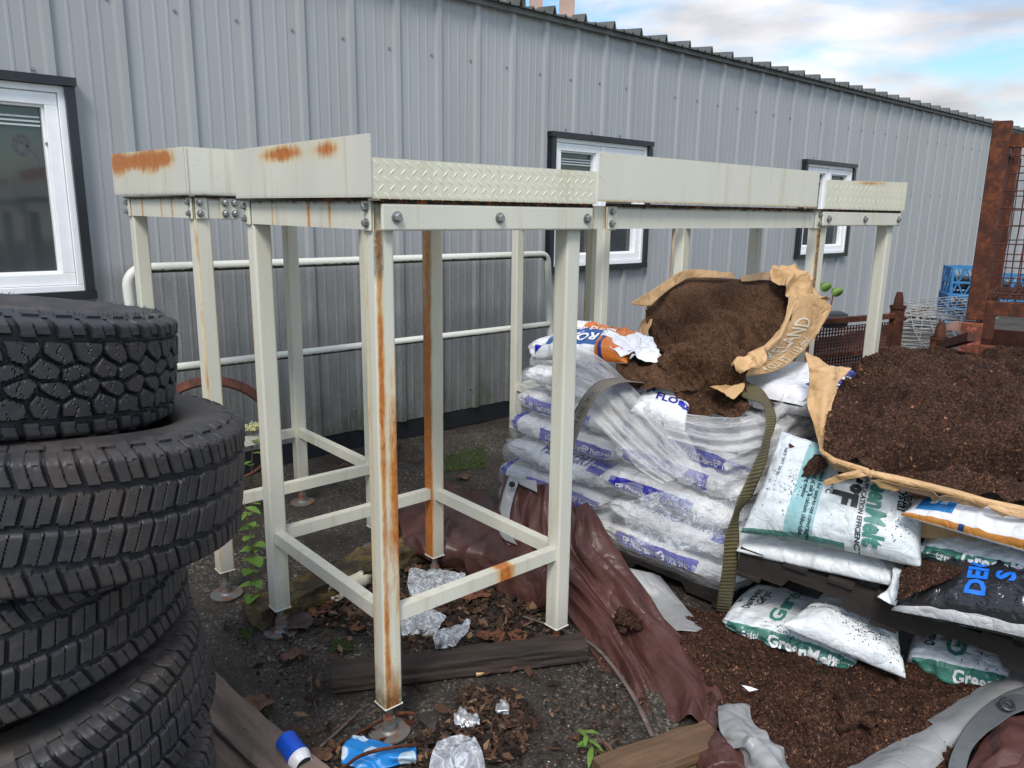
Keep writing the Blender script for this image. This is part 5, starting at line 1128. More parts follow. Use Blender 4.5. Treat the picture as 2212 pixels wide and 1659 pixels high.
clod(1352,1342,.045,'dark clod of bark stuck on the brown tarpaulin',3,.10); clod(1830,1530,.075,'large rounded lump of bark standing out of the spilled bark',5,.10)
def scrap(pts,z,m,lab):
    P=[Z(x,y,z+dz) for x,y,dz in pts]; me=bpy.data.meshes.new('scrap'); c=sum(P,Vector())/len(P)+Vector((0,0,.006)); me.from_pydata([tuple(c)]+[tuple(p) for p in P],[],[(0,1+k,1+(k+1)%len(P)) for k in range(len(P))]); me.update(); o=link('plastic_scrap',me,M[m]); tag(o,lab,'scrap'); q=o.modifiers.new('t','SOLIDIFY'); q.thickness=.001
scrap([(1602,1480,.0),(1622,1486,.006),(1638,1490,0),(1618,1494,0)],.085,'ink_white','white triangular plastic shard on the spilled bark')
# ================================================================== TIMBER, CURB, PALLET UNDER THE TYRES
def beam(name, a, b, w, h, mat, label, cat, up=(0,0,1), zoff=0, seg=24, warp=.004, seed=1):
    a=Vector(a); b=Vector(b); e=(b-a); L_=e.length; e.normalize(); s=e.cross(Vector(up)).normalized(); u=s.cross(e)
    prof=[(-.5,0),(-.5,1),(.5,1),(.5,0)]; pr=[]
    for k in range(4):
        x0,y0=prof[k]; x1,y1=prof[(k+1)%4]
        for i in range(5): f=i/5; pr.append((x0+(x1-x0)*f,y0+(y1-y0)*f))
    V=[];F=[];n=len(pr)
    for i in range(seg+1):
        t=i/seg
        for (x,y) in pr:
            p=a+e*L_*t+s*x*w+u*y*h; d=warp*fnoise(p.x*3,p.y*3,y*2+x,2,3,seed)*2; V.append(tuple(p+u*d*y+s*d*x*1.5))
    F=[(i*n+k,(i+1)*n+k,(i+1)*n+(k+1)%n,i*n+(k+1)%n) for i in range(seg) for k in range(n)]+[tuple(range(n)),tuple(seg*n+k for k in range(n))[::-1]]
    me=bpy.data.meshes.new(name); rot=Matrix((e,s,u)).transposed(); inv=rot.inverted()
    me.from_pydata([tuple(inv@(Vector(v)-a)) for v in V],[],F); me.update(); o=link(name,me,mat); o.matrix_world=Matrix.Translation(a)@rot.to_4x4()
    m=o.modifiers.new('bevel','BEVEL'); m.width=.004; m.segments=2; m.limit_method='ANGLE'; m.angle_limit=math.radians(60)
    if label: tag(o,label,cat)
    return o
beam('timber',Z(716,1482,.0),Z(1262,1412,.0),.10,.062,M['wood_dark'],'dark wet timber lying under the front of the nearest stand','timber',seed=3)
beam('plank',Z(1300,1700,.0),Z(1545,1612,.0),.115,.06,M['wood_brown'],'brown sawn plank at the bottom edge of the photo','plank',seed=4)
def m_curb():
    t=Mt('worn_yellow_curb',lin(128,108,56),.9); t.over(lin(62,54,40),t.ramp(t.noise(7,(1,1,1),7,.8),[(.36,0.),(.54,1.)])); t.over(lin(88,52,34),t.ramp(t.noise(5,(1,1,1),6,.8),[(.55,0.),(.7,.9)])); t.bump(t.noise(30,(1,1,1),6,.8),.8,.015); return t.done()
M['curb']=m_curb()
beam('wheel_stop',Z(545,1352,.0),Z(1085,1118,.0),.15,.085,M['curb'],'mossy wheel stop with flaking yellow paint behind the nearest stand','wheel stop',seed=5,warp=.012,seg=40)
def tyre_pallet():
    t=thing('tyre_pallet',Z(520,1560,0),'weathered grey wooden boards under the tyre stack','pallet')
    for (a,b,w,h,z) in (((395,1455),(690,1725),.13,.02,.07),((405,1590),(570,1760),.12,.02,.05)):
        q=beam('board',Z(*a,z),Z(*b,z),w,h,M['wood_grey'],None,None,seed=a[0]); wparent(q,t)
    q=beam('bearer',Z(440,1452,.0),Z(300,1660,.0),.08,.07,M['wood_dark'],None,None,seed=9); wparent(q,t)
tyre_pallet()
# ================================================================== GROUND LITTER
def gpoly(cx,cy,rx,ry,n,seed):
    pass
def litter_points(n,seed,poly,z=.0):
    g=random.Random(seed); pts=[]
    xs=[p[0] for p in poly]; ys=[p[1] for p in poly]
    while len(pts)<n:
        x=g.uniform(min(xs),max(xs)); y=g.uniform(min(ys),max(ys)); c=False
        for i in range(len(poly)):
            x1,y1=poly[i]; x2,y2=poly[i-1]
            if (y1>y)!=(y2>y) and x<(x2-x1)*(y-y1)/(y2-y1)+x1: c=not c
        if c: p=Z(x,y,z); pts.append((p.x,p.y,p.z+g.uniform(-.002,.006)))
    return pts
gp=[]; g_=random.Random(4)
for k in range(16000):
    d=1.5+4.5*g_.random()**1.6; a=math.radians(g_.uniform(-38,38)); gp.append((math.tan(a)*d,d,-.007+.012*fnoise(math.tan(a)*d,d,0,1.2,3)))
o=scatter('loose_gravel',gp,[(0,0,1)]*len(gp),.0034,M['pebble'],None,flat=.8,jit=.3,seed=9); tag(o,'small pale stones loose in the asphalt','gravel',kind='stuff')
def leaf(x,y,size,mat,label,seed,z=.012,kind=0):
    g=random.Random(seed); n=26; out=[]
    for k in range(n):
        a=2*math.pi*k/n
        if kind==0: r=.55+.32*abs(math.cos(2.5*a))**.7+.06*math.sin(11*a)+g.uniform(-.05,.05)     # lobed
        else: r=(.95*abs(math.cos(a))**1.2+.42*abs(math.sin(a)))*(1+.05*math.sin(14*a))
        out.append((r*math.cos(a),r*math.sin(a)))
    V=[(0,0,.0)]; rings=5
    for q in range(1,rings+1):
        for (X,Y) in out: V.append((X*q/rings,Y*q/rings,0))
    rot=g.uniform(0,6.28); cr,sr=math.cos(rot),math.sin(rot); curl=g.uniform(.15,.55); V2=[]
    for (X,Y,_) in V:
        r=math.hypot(X,Y); zz_=curl*r*r*.5*(1 if math.sin(math.atan2(Y,X)*2+seed)>-.3 else -.2)+.12*fnoise(X,Y,seed,1.8,3)+.05*abs(math.sin(math.atan2(Y,X)*2.5))
        V2.append(((X*cr-Y*sr)*size,(X*sr+Y*cr)*size,zz_*size))
    F=[(0,1+k,1+(k+1)%n) for k in range(n)]+[(1+q*n+k,1+(q+1)*n+k,1+(q+1)*n+(k+1)%n,1+q*n+(k+1)%n) for q in range(rings-1) for k in range(n)]
    me=bpy.data.meshes.new('dead_leaf'); me.from_pydata(V2,[],F); me.update(); o=link('dead_leaf',me,mat,smooth=True); o.location=Z(x,y,z)
    m=o.modifiers.new('thick','SOLIDIFY'); m.thickness=.0008
    b=MB(); b.tube([(0,0,0),(-cr*size*.7,-sr*size*.7,.006),(-cr*size*1.1,-sr*size*1.25,.002)],.0012,4); s_=b.build('stalk',M['stem']); s_.parent=o
    tag(o,label,'leaf','dead leaves on the ground'); return o
LV=[(640,1345,.085,'leafk','large grey-brown curled leaf by the foot of the left leg',0),(600,1350,.04,'leafk','small brown leaf beside the left leg foot',1),(632,1415,.045,'leafd','single tan leaf lying alone on the gravel',1),(555,1520,.065,'leafd','torn tan leaf resting on the weathered board',0),
 (1025,1285,.085,'leafr','big rust-coloured lobed leaf on the plastic rubbish',0),(960,1230,.06,'leafd','brown leaf behind the front leg near the back leg',0),(700,1300,.06,'leafr','reddish crumpled leaf near the white pipe',0),(690,1320,.045,'leafr','curled red leaf in front of the white pipe',1),
 (770,1355,.04,'leafr','small curled leaf between pipe and front leg',0),(1060,1375,.055,'leafr','rusty rolled leaf in front of the wet timber',1),(1120,1375,.05,'leafr','crumpled leaf near the foot of the right leg',0),(1150,1310,.05,'leafd','brown leaf beside the tarpaulin',0),(950,1190,.05,'leafd','brown leaf at the foot of the back leg',0),
 (890,1230,.055,'leafd','brown leaf below the tarpaulin edge',0),(900,1330,.045,'leafd','brown leaf between two plastic scraps',0),(1000,1560,.06,'leafk','dark wet leaf in the foreground heap, topmost',0),(1060,1530,.055,'leafk','dark wet rolled leaf right of the heap',1),(1100,1555,.06,'leafk','blackish leaf at the right of the heap',0),(1080,1500,.05,'leafk','wrinkled black leaf at the back of the heap',0),
 (960,1590,.075,'leafk','broad pale grey leaf on the heap near the blue bag',0),(1040,1600,.06,'leafk','grey leaf at the front of the heap',0),(900,1620,.05,'leafk','small dark leaf over the blue plastic bag',0),(745,1005,.04,'leafd','leaf lying near the shed base',0),(1000,1030,.05,'leafd','pale leaf on dark ground by the shed',0),(820,1270,.045,'leafr','leaf just behind the rusty front leg',0),(690,1630,.05,'leafd','brown leaf beside the blue can',0)]
for k,(x,y,s_,m,l,kd) in enumerate(LV): leaf(x,y,s_,M[m],l,k+3,kind=kd)
g_=random.Random(12)
def flakes(name,poly,n,size,mats,label,seed,z=.01):
    pts=litter_points(n,seed,poly,z); g=np.random.default_rng(seed); nr=g.normal(0,.35,(n,3)); nr[:,2]=1; nr/=np.linalg.norm(nr,axis=1,keepdims=True)
    o=scatter(name,pts,nr,size,M[mats],None,flat=.25,jit=.4,seed=seed); tag(o,label,'leaf litter',kind='stuff'); return o
M['litter']=m_chip('leaf_litter',[(0,lin(28,22,18)),(.5,lin(52,40,32)),(.85,lin(84,60,45)),(1,lin(130,104,80))])
flakes('leaf_litter',[(600,1260),(800,1180),(900,1190),(1190,1280),(1230,1370),(1060,1395),(870,1400),(640,1330)],1700,.015,'litter','brown leaf litter under the nearest stand',5)
flakes('wet_leaf_heap',[(880,1600),(960,1560),(1000,1480),(1110,1480),(1170,1560),(1120,1640),(900,1659)],750,.018,'litter','dark wet leaf heap in the foreground',6,.02)
flakes('twig_litter',[(600,1590),(720,1560),(900,1640),(700,1680)],60,.014,'litter','scraps beside the can',7)
flakes('leaf_litter',[(1230,1400),(1340,1370),(1420,1560),(1330,1600),(1250,1500)],260,.008,'litter','bark scraps along the tarpaulin edge',8)
flakes('leaf_litter',[(1120,850),(1050,930),(900,1000),(700,1080),(740,950),(1080,880)],140,.014,'litter','scattered leaf scraps near the shed base',9)
flakes('leaf_litter',[(480,1340),(720,1360),(1200,1420),(1340,1659),(720,1659),(560,1560)],130,.022,'litter','larger dead leaf pieces strewn over the foreground',12)
flakes('leaf_litter',[(600,1270),(1180,1290),(1220,1360),(680,1350)],150,.028,'litter','larger dead leaf pieces under the nearest stand',13)
flakes('leaf_litter',[(480,1330),(700,1380),(700,1560),(560,1500)],160,.010,'litter','sparse leaf scraps on the gravel beside the tyres',10)
flakes('leaf_litter',[(1180,1480),(1330,1500),(1400,1640),(1150,1659)],220,.009,'litter','sparse bark scraps around the seedling',11)
# moss on the asphalt
o=scatter('moss',litter_points(1400,31,[(960,985),(1045,960),(1050,1010),(960,1020)])+litter_points(300,32,[(550,1300),(590,1310),(580,1330),(545,1325)])+litter_points(260,33,[(710,1385),(760,1375),(765,1405),(715,1410)])+litter_points(260,34,[(515,1360),(545,1358),(540,1380),(512,1378)]),[(0,0,1)]*2220,.006,Mt('moss_green',lin(56,70,26),.95).done(),None,flat=1.2,jit=.8,seed=3); tag(o,'green moss patches on the asphalt','moss',kind='stuff')
# plastic rubbish
def rubbish(name,rows,m,label,seed,amp=.016,nsc=12,cat='litter'):
    o,s=sheet(name,rows,56,56,M[m],amp=amp,nsc=nsc,crease=amp*.8,seed=seed,thick=.0006); tag(o,label,cat); return o,s
def zr(r,z): return [Z(x,y,z) for x,y in r]
rubbish('plastic_bag',[zr([(885,1230),(950,1228),(1005,1240)],.03),zr([(880,1270),(940,1262),(1010,1265)],.035),zr([(900,1300),(950,1300),(990,1290)],.02)],'clear','crumpled clear plastic bag beside the rusty leaf',61)
rubbish('plastic_bag',[zr([(868,1320),(910,1305),(950,1325)],.02),zr([(865,1350),(910,1335),(965,1335)],.03),zr([(868,1375),(900,1372),(940,1370)],.01)],'clear','pale blue plastic wrapper behind the front leg',62)
rubbish('plastic_bag',[zr([(940,1365),(980,1350),(1018,1345)],.02),zr([(935,1385),(975,1375),(1010,1365)],.04),zr([(942,1402),(965,1400),(985,1395)],.01)],'clear','small blue-tinted plastic scrap touching the wet timber',63)
rubbish('plastic_bag',[zr([(780,1195),(810,1190),(830,1200)],.03),zr([(785,1230),(805,1225),(830,1235)],.04),zr([(790,1250),(810,1252),(830,1252)],.01)],'clear','clear plastic scrap against the yellow wheel stop',64)
rubbish('plastic_bag',[zr([(945,1605),(990,1585),(1030,1600)],.05),zr([(930,1640),(985,1625),(1045,1635)],.04),zr([(925,1680),(990,1680),(1050,1680)],.02)],'clear','dirty clear plastic bag in the foreground leaf heap',65)
rubbish('foil_scrap',[zr([(898+0,1540),(925,1530),(950,1545)],.01),zr([(895,1560),(925,1552),(955,1562)],.03),zr([(905,1575),(925,1575),(950,1573)],.01)],'foil','crinkled silver foil wrapper left of the dark leaves',66,amp=.014,nsc=25) if False else None
M['foil']=m_plain('foil',(.66,.66,.66,1),.3,.7,.3,40,.6,80)
rubbish('foil_scrap',[zr([(985,1540),(1005,1530),(1030,1545)],.01),zr([(980,1555),(1008,1552),(1036,1562)],.035),zr([(990,1575),(1012,1578),(1030,1573)],.01)],'foil','crinkled silver foil wrapper in the dark leaves',66,amp=.014,nsc=25)
rubbish('foil_scrap',[zr([(1072,1520),(1085,1512),(1098,1520)],.02),zr([(1070,1532),(1085,1530),(1100,1532)],.045),zr([(1075,1545),(1085,1545),(1098,1543)],.02)],'foil','small bright foil scrap at the back of the leaf heap',67,amp=.010,nsc=25)
def m_dotbag():
    t=Mt('blue_dotted_plastic',lin(24,120,190),.35); d=t.vor(11,(1,1,1),'Distance'); t.over(lin(176,196,208),t.ramp(d,[(.30,1.),(.33,0.)])); t.over(lin(60,70,70),t.ramp(t.noise(14,(1,1,1),5,.7),[(.58,0.),(.72,.7)])); t.bump(t.noise(26,(1,1,1),4),.6,.01); return t.done()
M['dotbag']=m_dotbag()
rubbish('plastic_bag',[zr([(762,1590),(800,1595),(850,1612),(898,1610)],.03),zr([(740,1612),(800,1618),(850,1632),(900,1635)],.04),zr([(738,1650),(800,1665),(850,1655),(898,1650)],.01)],'dotbag','bright blue plastic bag with white dots beside the front foot',68,amp=.009)
# pipe
a,b_=Z(722,1282,.05),Z(785,1248,.05); P_=MB(); n=22
ax=(b_-a).normalized(); u_=ax.orthogonal().normalized(); w_=ax.cross(u_); V=[];F=[]
for i,t_ in enumerate(np.linspace(0,1,9)):
    for k in range(n):
        an=2*math.pi*k/n; j=(.018*math.sin(an*3)+.012*math.sin(an*7)) if i==8 else 0; V.append(a+(b_-a)*t_+ax*j+(u_*math.cos(an)+w_*math.sin(an))*.036)
F=[(i*n+k,i*n+(k+1)%n,(i+1)*n+(k+1)%n,(i+1)*n+k) for i in range(8) for k in range(n)]
P_.add(V,F); o=P_.build('broken_pipe',m_plain('dirty_white_pvc',lin(206,200,176),.5,var=.25,vs=20,bs=.2),smooth=True); m=o.modifiers.new('thick','SOLIDIFY'); m.thickness=.004; tag(o,'short broken off-white plastic pipe on the leaf litter','pipe')
# can
def can():
    c0,c1=Z(614,1594,.112),Z(648,1640,.095); e=(c1-c0).normalized(); L_=.122; t=thing('drink_can',c0,'crushed blue drink can with silver top beside the weathered board','can')
    b=MB(); b.tube([c0+e*x for x in (0,.004,.01,.05,.085)],[.020,.026,.032,.031,.033],22); b.build('body',Mt('blue_can_print',lin(30,84,196),.28,.3).done(),t,smooth=True)
    b=MB(); b.tube([c0+e*x for x in (.0852,.100,.112,.118)],[.033,.031,.026,.0255],22,False); b.tube([c0+e*x for x in (.118,.112)],[.0255,.023],22,False); b.build('shoulder',Mt('white_can_print',(.72,.73,.74,1),.3,.3).done(),t,smooth=True)
    b=MB(); b.tube([c0+e*x for x in (.108,.110)],[.0235,.0235],22); b.build('opening',M['black_trim'],t)
can()
# straps and wires of rusty steel
def ribbon(name,pts,w,label,mat='rust',cat='band',th=.0012,flat=True):
    P=np.array([list(p) for p in pts]); C=cr_interp(P,60,0); T=np.gradient(C,axis=0); T/=np.linalg.norm(T,axis=1,keepdims=True); R_=[]
    for i in range(60):
        s=np.cross(T[i],[0,0,1]) if flat else np.array([0,0,1.]); s=s/(np.linalg.norm(s)+1e-9); R_.append([Vector(C[i]-s*w/2),Vector(C[i]+s*w/2)])
    o,_=sheet(name,R_,60,3,M[mat],thick=th); tag(o,label,cat); return o
ribbon('steel_band',[Z(700,1640,.01),Z(740,1605,.02),Z(800,1570,.03),Z(850,1545,.05),Z(890,1542,.06),Z(897,1555,.05),Z(885,1562,.03),Z(872,1552,.02)],.014,'rusty steel band curling round the foot of the front leg',flat=False)
ribbon('steel_band',[Z(735,1665,.02),Z(775,1635,.06),Z(820,1620,.07),Z(870,1612,.06),Z(910,1610,.03)],.013,'rusty steel band lying over the blue dotted bag',flat=False)
ribbon('steel_band',[Z(1130,1330,.02),Z(1220,1362,.02),Z(1290,1400,.03),Z(1360,1490,.03),Z(1410,1590,.03)],.015,'dull grey strap trailing under the brown tarpaulin','wood_grey')
def twig(pts,r,label,mat='stem'):
    b=MB(); b.tube(pts,[r*(1-.5*i/len(pts)) for i in range(len(pts))],6); tag(b.build('twig',M[mat],smooth=True),label,'twig')
twig([Z(672,1400,.005),Z(668,1440,.01),Z(675,1500,.012),Z(690,1560,.01),Z(712,1610,.006)],.004,'long thin dark twig bent across the gravel','leafk')
twig([Z(690,1615,.004),Z(735,1575,.006),Z(780,1532,.004)],.005,'pale straight stick near the front foot','wood_grey')
twig([Z(1028,1456,.006),Z(1068,1448,.008),Z(1110,1440,.006)],.0085,'rolled strip of kraft paper in front of the wet timber','kraft')
twig([Z(1092,1548+50,.006),Z(1115,1588,.008),Z(1135,1578,.006)],.006,'small rolled kraft scrap right of the leaf heap','kraft')
twig([Z(1535,1612,.01),Z(1580,1616,.01)],.005,'pale wooden stick by the plank end','kraft')
for k in range(6): 
    g=random.Random(40+k); x,y=g.uniform(760,830),g.uniform(1215,1265); twig([Z(x,y,.03),Z(x-25,y+22,.05),Z(x-60+g.uniform(-10,10),y+40+g.uniform(-12,12),.02)],.003,['thin dark twig in the tangle by the pipe, %s'%w for w in ('topmost','lowest','leftmost','rightmost','bent','straight')][k],'leafk')
# ================================================================== PLANTS
def leafblade(b, p, d, up, L_, w):
    p=Vector(p); d=Vector(d).normalized(); s=d.cross(Vector(up)).normalized(); n=s.cross(d); V=[]; F=[]; m=7
    for i in range(m):
        t=i/(m-1); ww=w*math.sin(math.pi*min(1,t*.92+.06))**.8*(1+.12*(i%2)); c=p+d*L_*t-n*(.35*L_*t*t); V+=[c-s*ww+n*ww*.25,c,c+s*ww+n*ww*.25]
    for i in range(m-1):
        a=i*3; F+=[(a,a+3,a+4,a+1),(a+1,a+4,a+5,a+2)]
    b.add(V,F)
def weed(base, top, nl, L_, w, label, seed, mat='leafg', name='weed', dirs=None, flowers=False, cat='plant'):
    g=random.Random(seed); base=Vector(base); top=Vector(top); t=thing(name,base,label,cat)
    mid=(base+top)/2+Vector((g.uniform(-.03,.03),g.uniform(-.02,.02),0)); pts=[base*(1-s)**2+mid*2*s*(1-s)+top*s*s for s in np.linspace(0,1,10)]
    b=MB(); b.tube(pts,[.0035*(1-.6*i/10) for i in range(10)],6); b.build('stem',M['stem'],t,smooth=True)
    b=MB()
    for k in range(nl):
        s=.12+.86*k/nl+g.uniform(-.02,.02); i=min(8,int(s*9)); p=pts[i]+(pts[i+1]-pts[i])*(s*9-i); a=k*2.4+g.uniform(-.4,.4); d=Vector((math.cos(a),math.sin(a),g.uniform(-.1,.5)))
        leafblade(b,p,d,(0,0,1),L_*g.uniform(.6,1.15),w*g.uniform(.7,1.2))
    b.build('leaves',M[mat],t,smooth=True)
    if flowers:
        b=MB()
        for k in range(110):
            c=top+Vector((g.gauss(0,.03),g.gauss(0,.025),g.uniform(-.01,.012))); r=g.uniform(.004,.008); b.tube([c-Vector((0,0,r)),c,c+Vector((0,0,r))],[r*.4,r,r*.4],6)
        b.build('flower_head',M['flower'],t)
    return t
weed(Z(548,1335,0),W(528,1085,2.95),22,.062,.024,'leafy green weed with serrated leaves growing beside the left leg',2)
weed(Z(545,1110,0),W(548,922,3.9),12,.07,.016,'tall weed with pale yellow flower heads behind the tyres',3,flowers=True)
weed(Z(1290,1625,0),Z(1265,1575,.09),9,.06,.008,'small green seedling on bare ground near the plank',4)
weed(Z(1330,1650,0),Z(1290,1590,.06),6,.05,.005,'withered reddish sprig beside the seedling',5,mat='leafd')
weed(Z(915,1090,0),Z(925,1050,.06),6,.06,.02,'low green weed behind the rust-streaked back leg',6)
weed(Z(985,1070,0),Z(985,1045,.05),5,.06,.02,'low dull green weed beside the brown tarpaulin',7)
def sprig():
    t=thing('sprig',W(1790,680,4.0),'thin sprig with two round green leaves above the bale','plant'); b=MB(); b.tube([W(1785,690,3.9),W(1795,660,3.9),W(1800,636,3.9)],.004,5); b.build('stem',M['stem'],t)
    for (x,y) in ((1783,620),(1808,631)):
        b=MB(); c=W(x,y,3.9); n=20; V=[c]+[c+Vector((math.cos(a)*.030,-.01*math.sin(a*2),math.sin(a)*.024)) for a in np.linspace(0,2*math.pi,n,endpoint=False)]; b.add(V,[(0,1+k,1+(k+1)%n) for k in range(n)]); o=b.build('leaf',M['leafg'],t,smooth=True); m=o.modifiers.new('t','SOLIDIFY'); m.thickness=.001
sprig()
def vine():
    g=random.Random(9); t=thing('bramble',W(1960,690,5.6),'dry reddish vine stems trailing along the shed base','plant'); b=MB(); lv=MB()
    for k in range(5):
        p0=W(1925+g.uniform(-10,20),720,5.5); p1=W(1960+10*k,640+g.uniform(-5,25),5.7); p2=W(2020+g.uniform(-20,10),670+g.uniform(-10,20),6.3); pts=[p0*(1-s)**2+p1*2*s*(1-s)+p2*s*s for s in np.linspace(0,1,10)]; b.tube(pts,.004,5)
        for q in pts[2::2]: leafblade(lv,q,(g.uniform(-1,1),g.uniform(-1,1),g.uniform(-.8,.3)),(0,0,1),.07,.018)
    b.build('stem',M['leafr'],t); lv.build('leaves',M['leafd'],t,smooth=True)
vine()
# ================================================================== RUSTY STILLAGES AND CRATES AT THE RIGHT
def stillage_tall():
    d0=4.3; t=thing('mesh_stillage',W(2120,690,d0),'tall rusty steel mesh stillage standing at the right edge','stillage')
    a=W(2106,690,d0); top=W(2150,262,d0); ht=top.z-a.z; w=.088
    X=Vector((.82,-.572,0)); Y=Vector((.572,.82,0))       # front runs right and towards the camera
    b=MB(); b.box(a+UPZ*ht/2,X*w/2,Y*w/2,UPZ*ht/2); b.build('post',M['rust'],t,bevel=.004)
    b=MB(); b.box(a+X*1.1+UPZ*(ht/2),X*w/2,Y*w/2,UPZ*ht/2); b.build('post',M['rust'],t,bevel=.004)
    b=MB(); b.box(a+Y*1.0+UPZ*(ht/2),X*w/2,Y*w/2,UPZ*ht/2); b.build('post',M['rust'],t,bevel=.004)
    for z,h in ((ht-.10,.07),(.07,.075)):
        b=MB(); b.box(a+X*.55+UPZ*z,X*(.55-w/2),Y*.02,UPZ*h/2); b.build('frame_rail',M['rust'],t,bevel=.003)
        b=MB(); b.box(a+Y*.5+UPZ*z,X*.02,Y*(.5-w/2),UPZ*h/2); b.build('frame_rail',M['rust'],t,bevel=.003)
    def wires(o,e,L_,z0,z1,nx,nz,nm='wire_mesh',bend=.004,seed=1):
        g=random.Random(seed); b=MB()
        for k in range(nx):
            x=L_*(k+.5)/nx; pts=[o+e*(x+g.uniform(-bend,bend))+UPZ*z for z in np.linspace(z0,z1,7)]; b.tube(pts,.0035,5,False)
        for k in range(nz):
            z=z0+(z1-z0)*(k+.5)/nz; pts=[o+e*x+UPZ*(z+g.uniform(-bend,bend)) for x in np.linspace(0,L_,7)]; b.tube(pts,.0035,5,False)
        b.build(nm,M['rustred'],t)
    wires(a+X*.04,X,1.02,.10,ht-.13,26,9,seed=1); wires(a+Y*.04,Y,.92,.10,ht-.13,24,9,seed=2); wires(a+X*.04+Y*1.0,X,1.02,.10,ht-.13,26,9,seed=3)
    b=MB(); g=random.Random(3)
    for k in range(40): x=.04+k*.026; b.tube([a+X*x+Y*.03+UPZ*(.11+g.uniform(0,.02)),a+X*(x+g.uniform(-.05,.05))+Y*.95+UPZ*(.11+g.uniform(0,.05))],.0035,5,False)
    for k in range(14): y=.05+k*.066; b.tube([a+X*.03+Y*y+UPZ*(.12),a+X*1.05+Y*(y+g.uniform(-.1,.1))+UPZ*(.13)],.0035,5,False)
    b.build('mesh_floor',M['rustred'],t)
    for x in (.0,.42,.85):
        b=MB(); b.box(a+X*(x+.06)+UPZ*(-.03),X*.035,Y*.03,UPZ*.07); b.build('foot_loop',M['rust'],t,bevel=.003)
    # lower pink stillage
    p=W(2098,775,d0-.03); t2=thing('pink_stillage',p,'pink painted rusty stillage under the tall mesh one','stillage')
    ph=a.z-.0-.12; b=MB(); c=a+Vector((0,0,-.0)); zt=a.z+.005-.02
    base=Vector((a.x-.02,a.y-.02,0)); 
    b.box(base+UPZ*(zt/2),X*.05,Y*.05,UPZ*(zt/2)); b.build('post',M['pinkrust'],t2,bevel=.004)
    b=MB(); b.box(base+X*1.1+UPZ*(zt/2),X*.05,Y*.05,UPZ*(zt/2)); b.build('post',M['pinkrust'],t2,bevel=.004)
    b=MB(); b.box(base+Y*1.0+UPZ*(zt/2),X*.05,Y*.05,UPZ*(zt/2)); b.build('post',M['rustred'],t2,bevel=.004)
    b=MB(); b.box(base+X*.55+UPZ*(zt-.16),X*.5,Y*.02,UPZ*.04); b.build('frame_rail',M['pinkrust'],t2,bevel=.003)
    b=MB(); b.box(base+Y*.5+UPZ*(zt-.10),X*.02,Y*.45,UPZ*.04); b.build('frame_rail',M['rustred'],t2,bevel=.003)
    b=MB()
    for k in range(22): x=.07+k*.045; b.tube([base+X*x+UPZ*.1,base+X*x+UPZ*(zt-.20)],.005,5,False)
    for z in (zt-.22,zt-.34,zt-.46): b.tube([base+X*.04+UPZ*z,base+X*1.06+UPZ*z],.006,5,False)
    b.build('wire_mesh',M['rust'],t2)
    b=MB(); b.box(base+Y*1.0+X*.5+UPZ*(zt*.5),X*.46,Y*.008,UPZ*(zt*.36)); b.build('back_panel',M['rustred'],t2)
stillage_tall()
def perforated():
    # long perforated panel crate behind the far stand
    a=W(1740,775,4.75); b_=W(1925,735,5.15); e=(b_-a); e.z=0; L_=e.length; e.normalize(); n=Vector((e.y,-e.x,0)); zt=W(1760,690,4.75).z
    base=Vector((a.x,a.y,0)); t=thing('perforated_crate',base,'rusty perforated sheet steel crate behind the far stand','stillage')
    nx,nz=int(L_/.028),int((zt-.10)/.022); V=[];F=[]; hw,hh=L_/nx,(zt-.14)/nz
    for i in range(nx):
        for j in range(nz):
            o=base+e*(i+.5)*hw+UPZ*(.08+(j+.5)*hh)+e*(hw/2*(j%2)*.0); n0=len(V); r=6
            out=[(-.5,-.5),(.5,-.5),(.5,.5),(-.5,.5)]
            for x,y in out: V.append(tuple(o+e*x*hw+UPZ*y*hh))
            for x,y in ((-.26,-.3),(.26,-.3),(.26,.3),(-.26,.3)): V.append(tuple(o+e*x*hw+UPZ*y*hh))
            F+=[(n0+k,n0+(k+1)%4,n0+4+(k+1)%4,n0+4+k) for k in range(4)]
    me=bpy.data.meshes.new('perforated_panel'); me.from_pydata(V,[],F); me.update(); o=link('perforated_panel',me,M['rustred']); wparent(o,t); m=o.modifiers.new('t','SOLIDIFY'); m.thickness=.003
    o2=o.copy(); COL.objects.link(o2); o2.location=Vector(o.location)-n*.8
    b=MB(); b.bar(base+UPZ*(zt-.02),base+e*L_+UPZ*(zt-.02),.04,.035); b.build('top_rail',M['rust'],t,bevel=.003)
    b=MB(); b.bar(base+UPZ*(zt-.24)+n*.02,base+e*L_+UPZ*(zt-.24)+n*.02,.02,.03); b.build('mid_rail',M['rust'],t,bevel=.003)
    pb=base+e*(L_+.03); zz0=W(1916,660,5.15).z; b=MB(); b.tube([pb,pb+UPZ*zz0],.045,14); b.tube([pb+UPZ*(zz0-.02),pb+UPZ*(zz0)],.052,14); b.tube([pb+UPZ*zz0,pb+UPZ*(zz0+.05),pb+UPZ*(zz0+.09)],[.032,.027,.018],12); b.tube([pb+UPZ*(zz0-.09),pb+UPZ*(zz0-.09)+e*.09],.014,8); b.build('post',M['rust'],t,smooth=True)
    c=W(2020,800,4.1); c=Vector((c.x,c.y,0)); z1=W(2020,728,4.1).z; t3=thing('stillage_post',c,'short rusty round post with cone top behind the bark','post')
    b=MB(); b.tube([c,c+UPZ*z1],.042,16); b.tube([c+UPZ*(z1-.012),c+UPZ*z1],.047,16); b.tube([c+UPZ*z1,c+UPZ*(z1+.05),c+UPZ*(z1+.085)],[.03,.026,.014],12); b.build('post_tube',M['rust'],t3,smooth=True)
    b=MB(); b.bar(c+UPZ*(z1-.05),W(2100,728,3.6),.04,.04); b.build('side_arm',M['rustred'],t3)
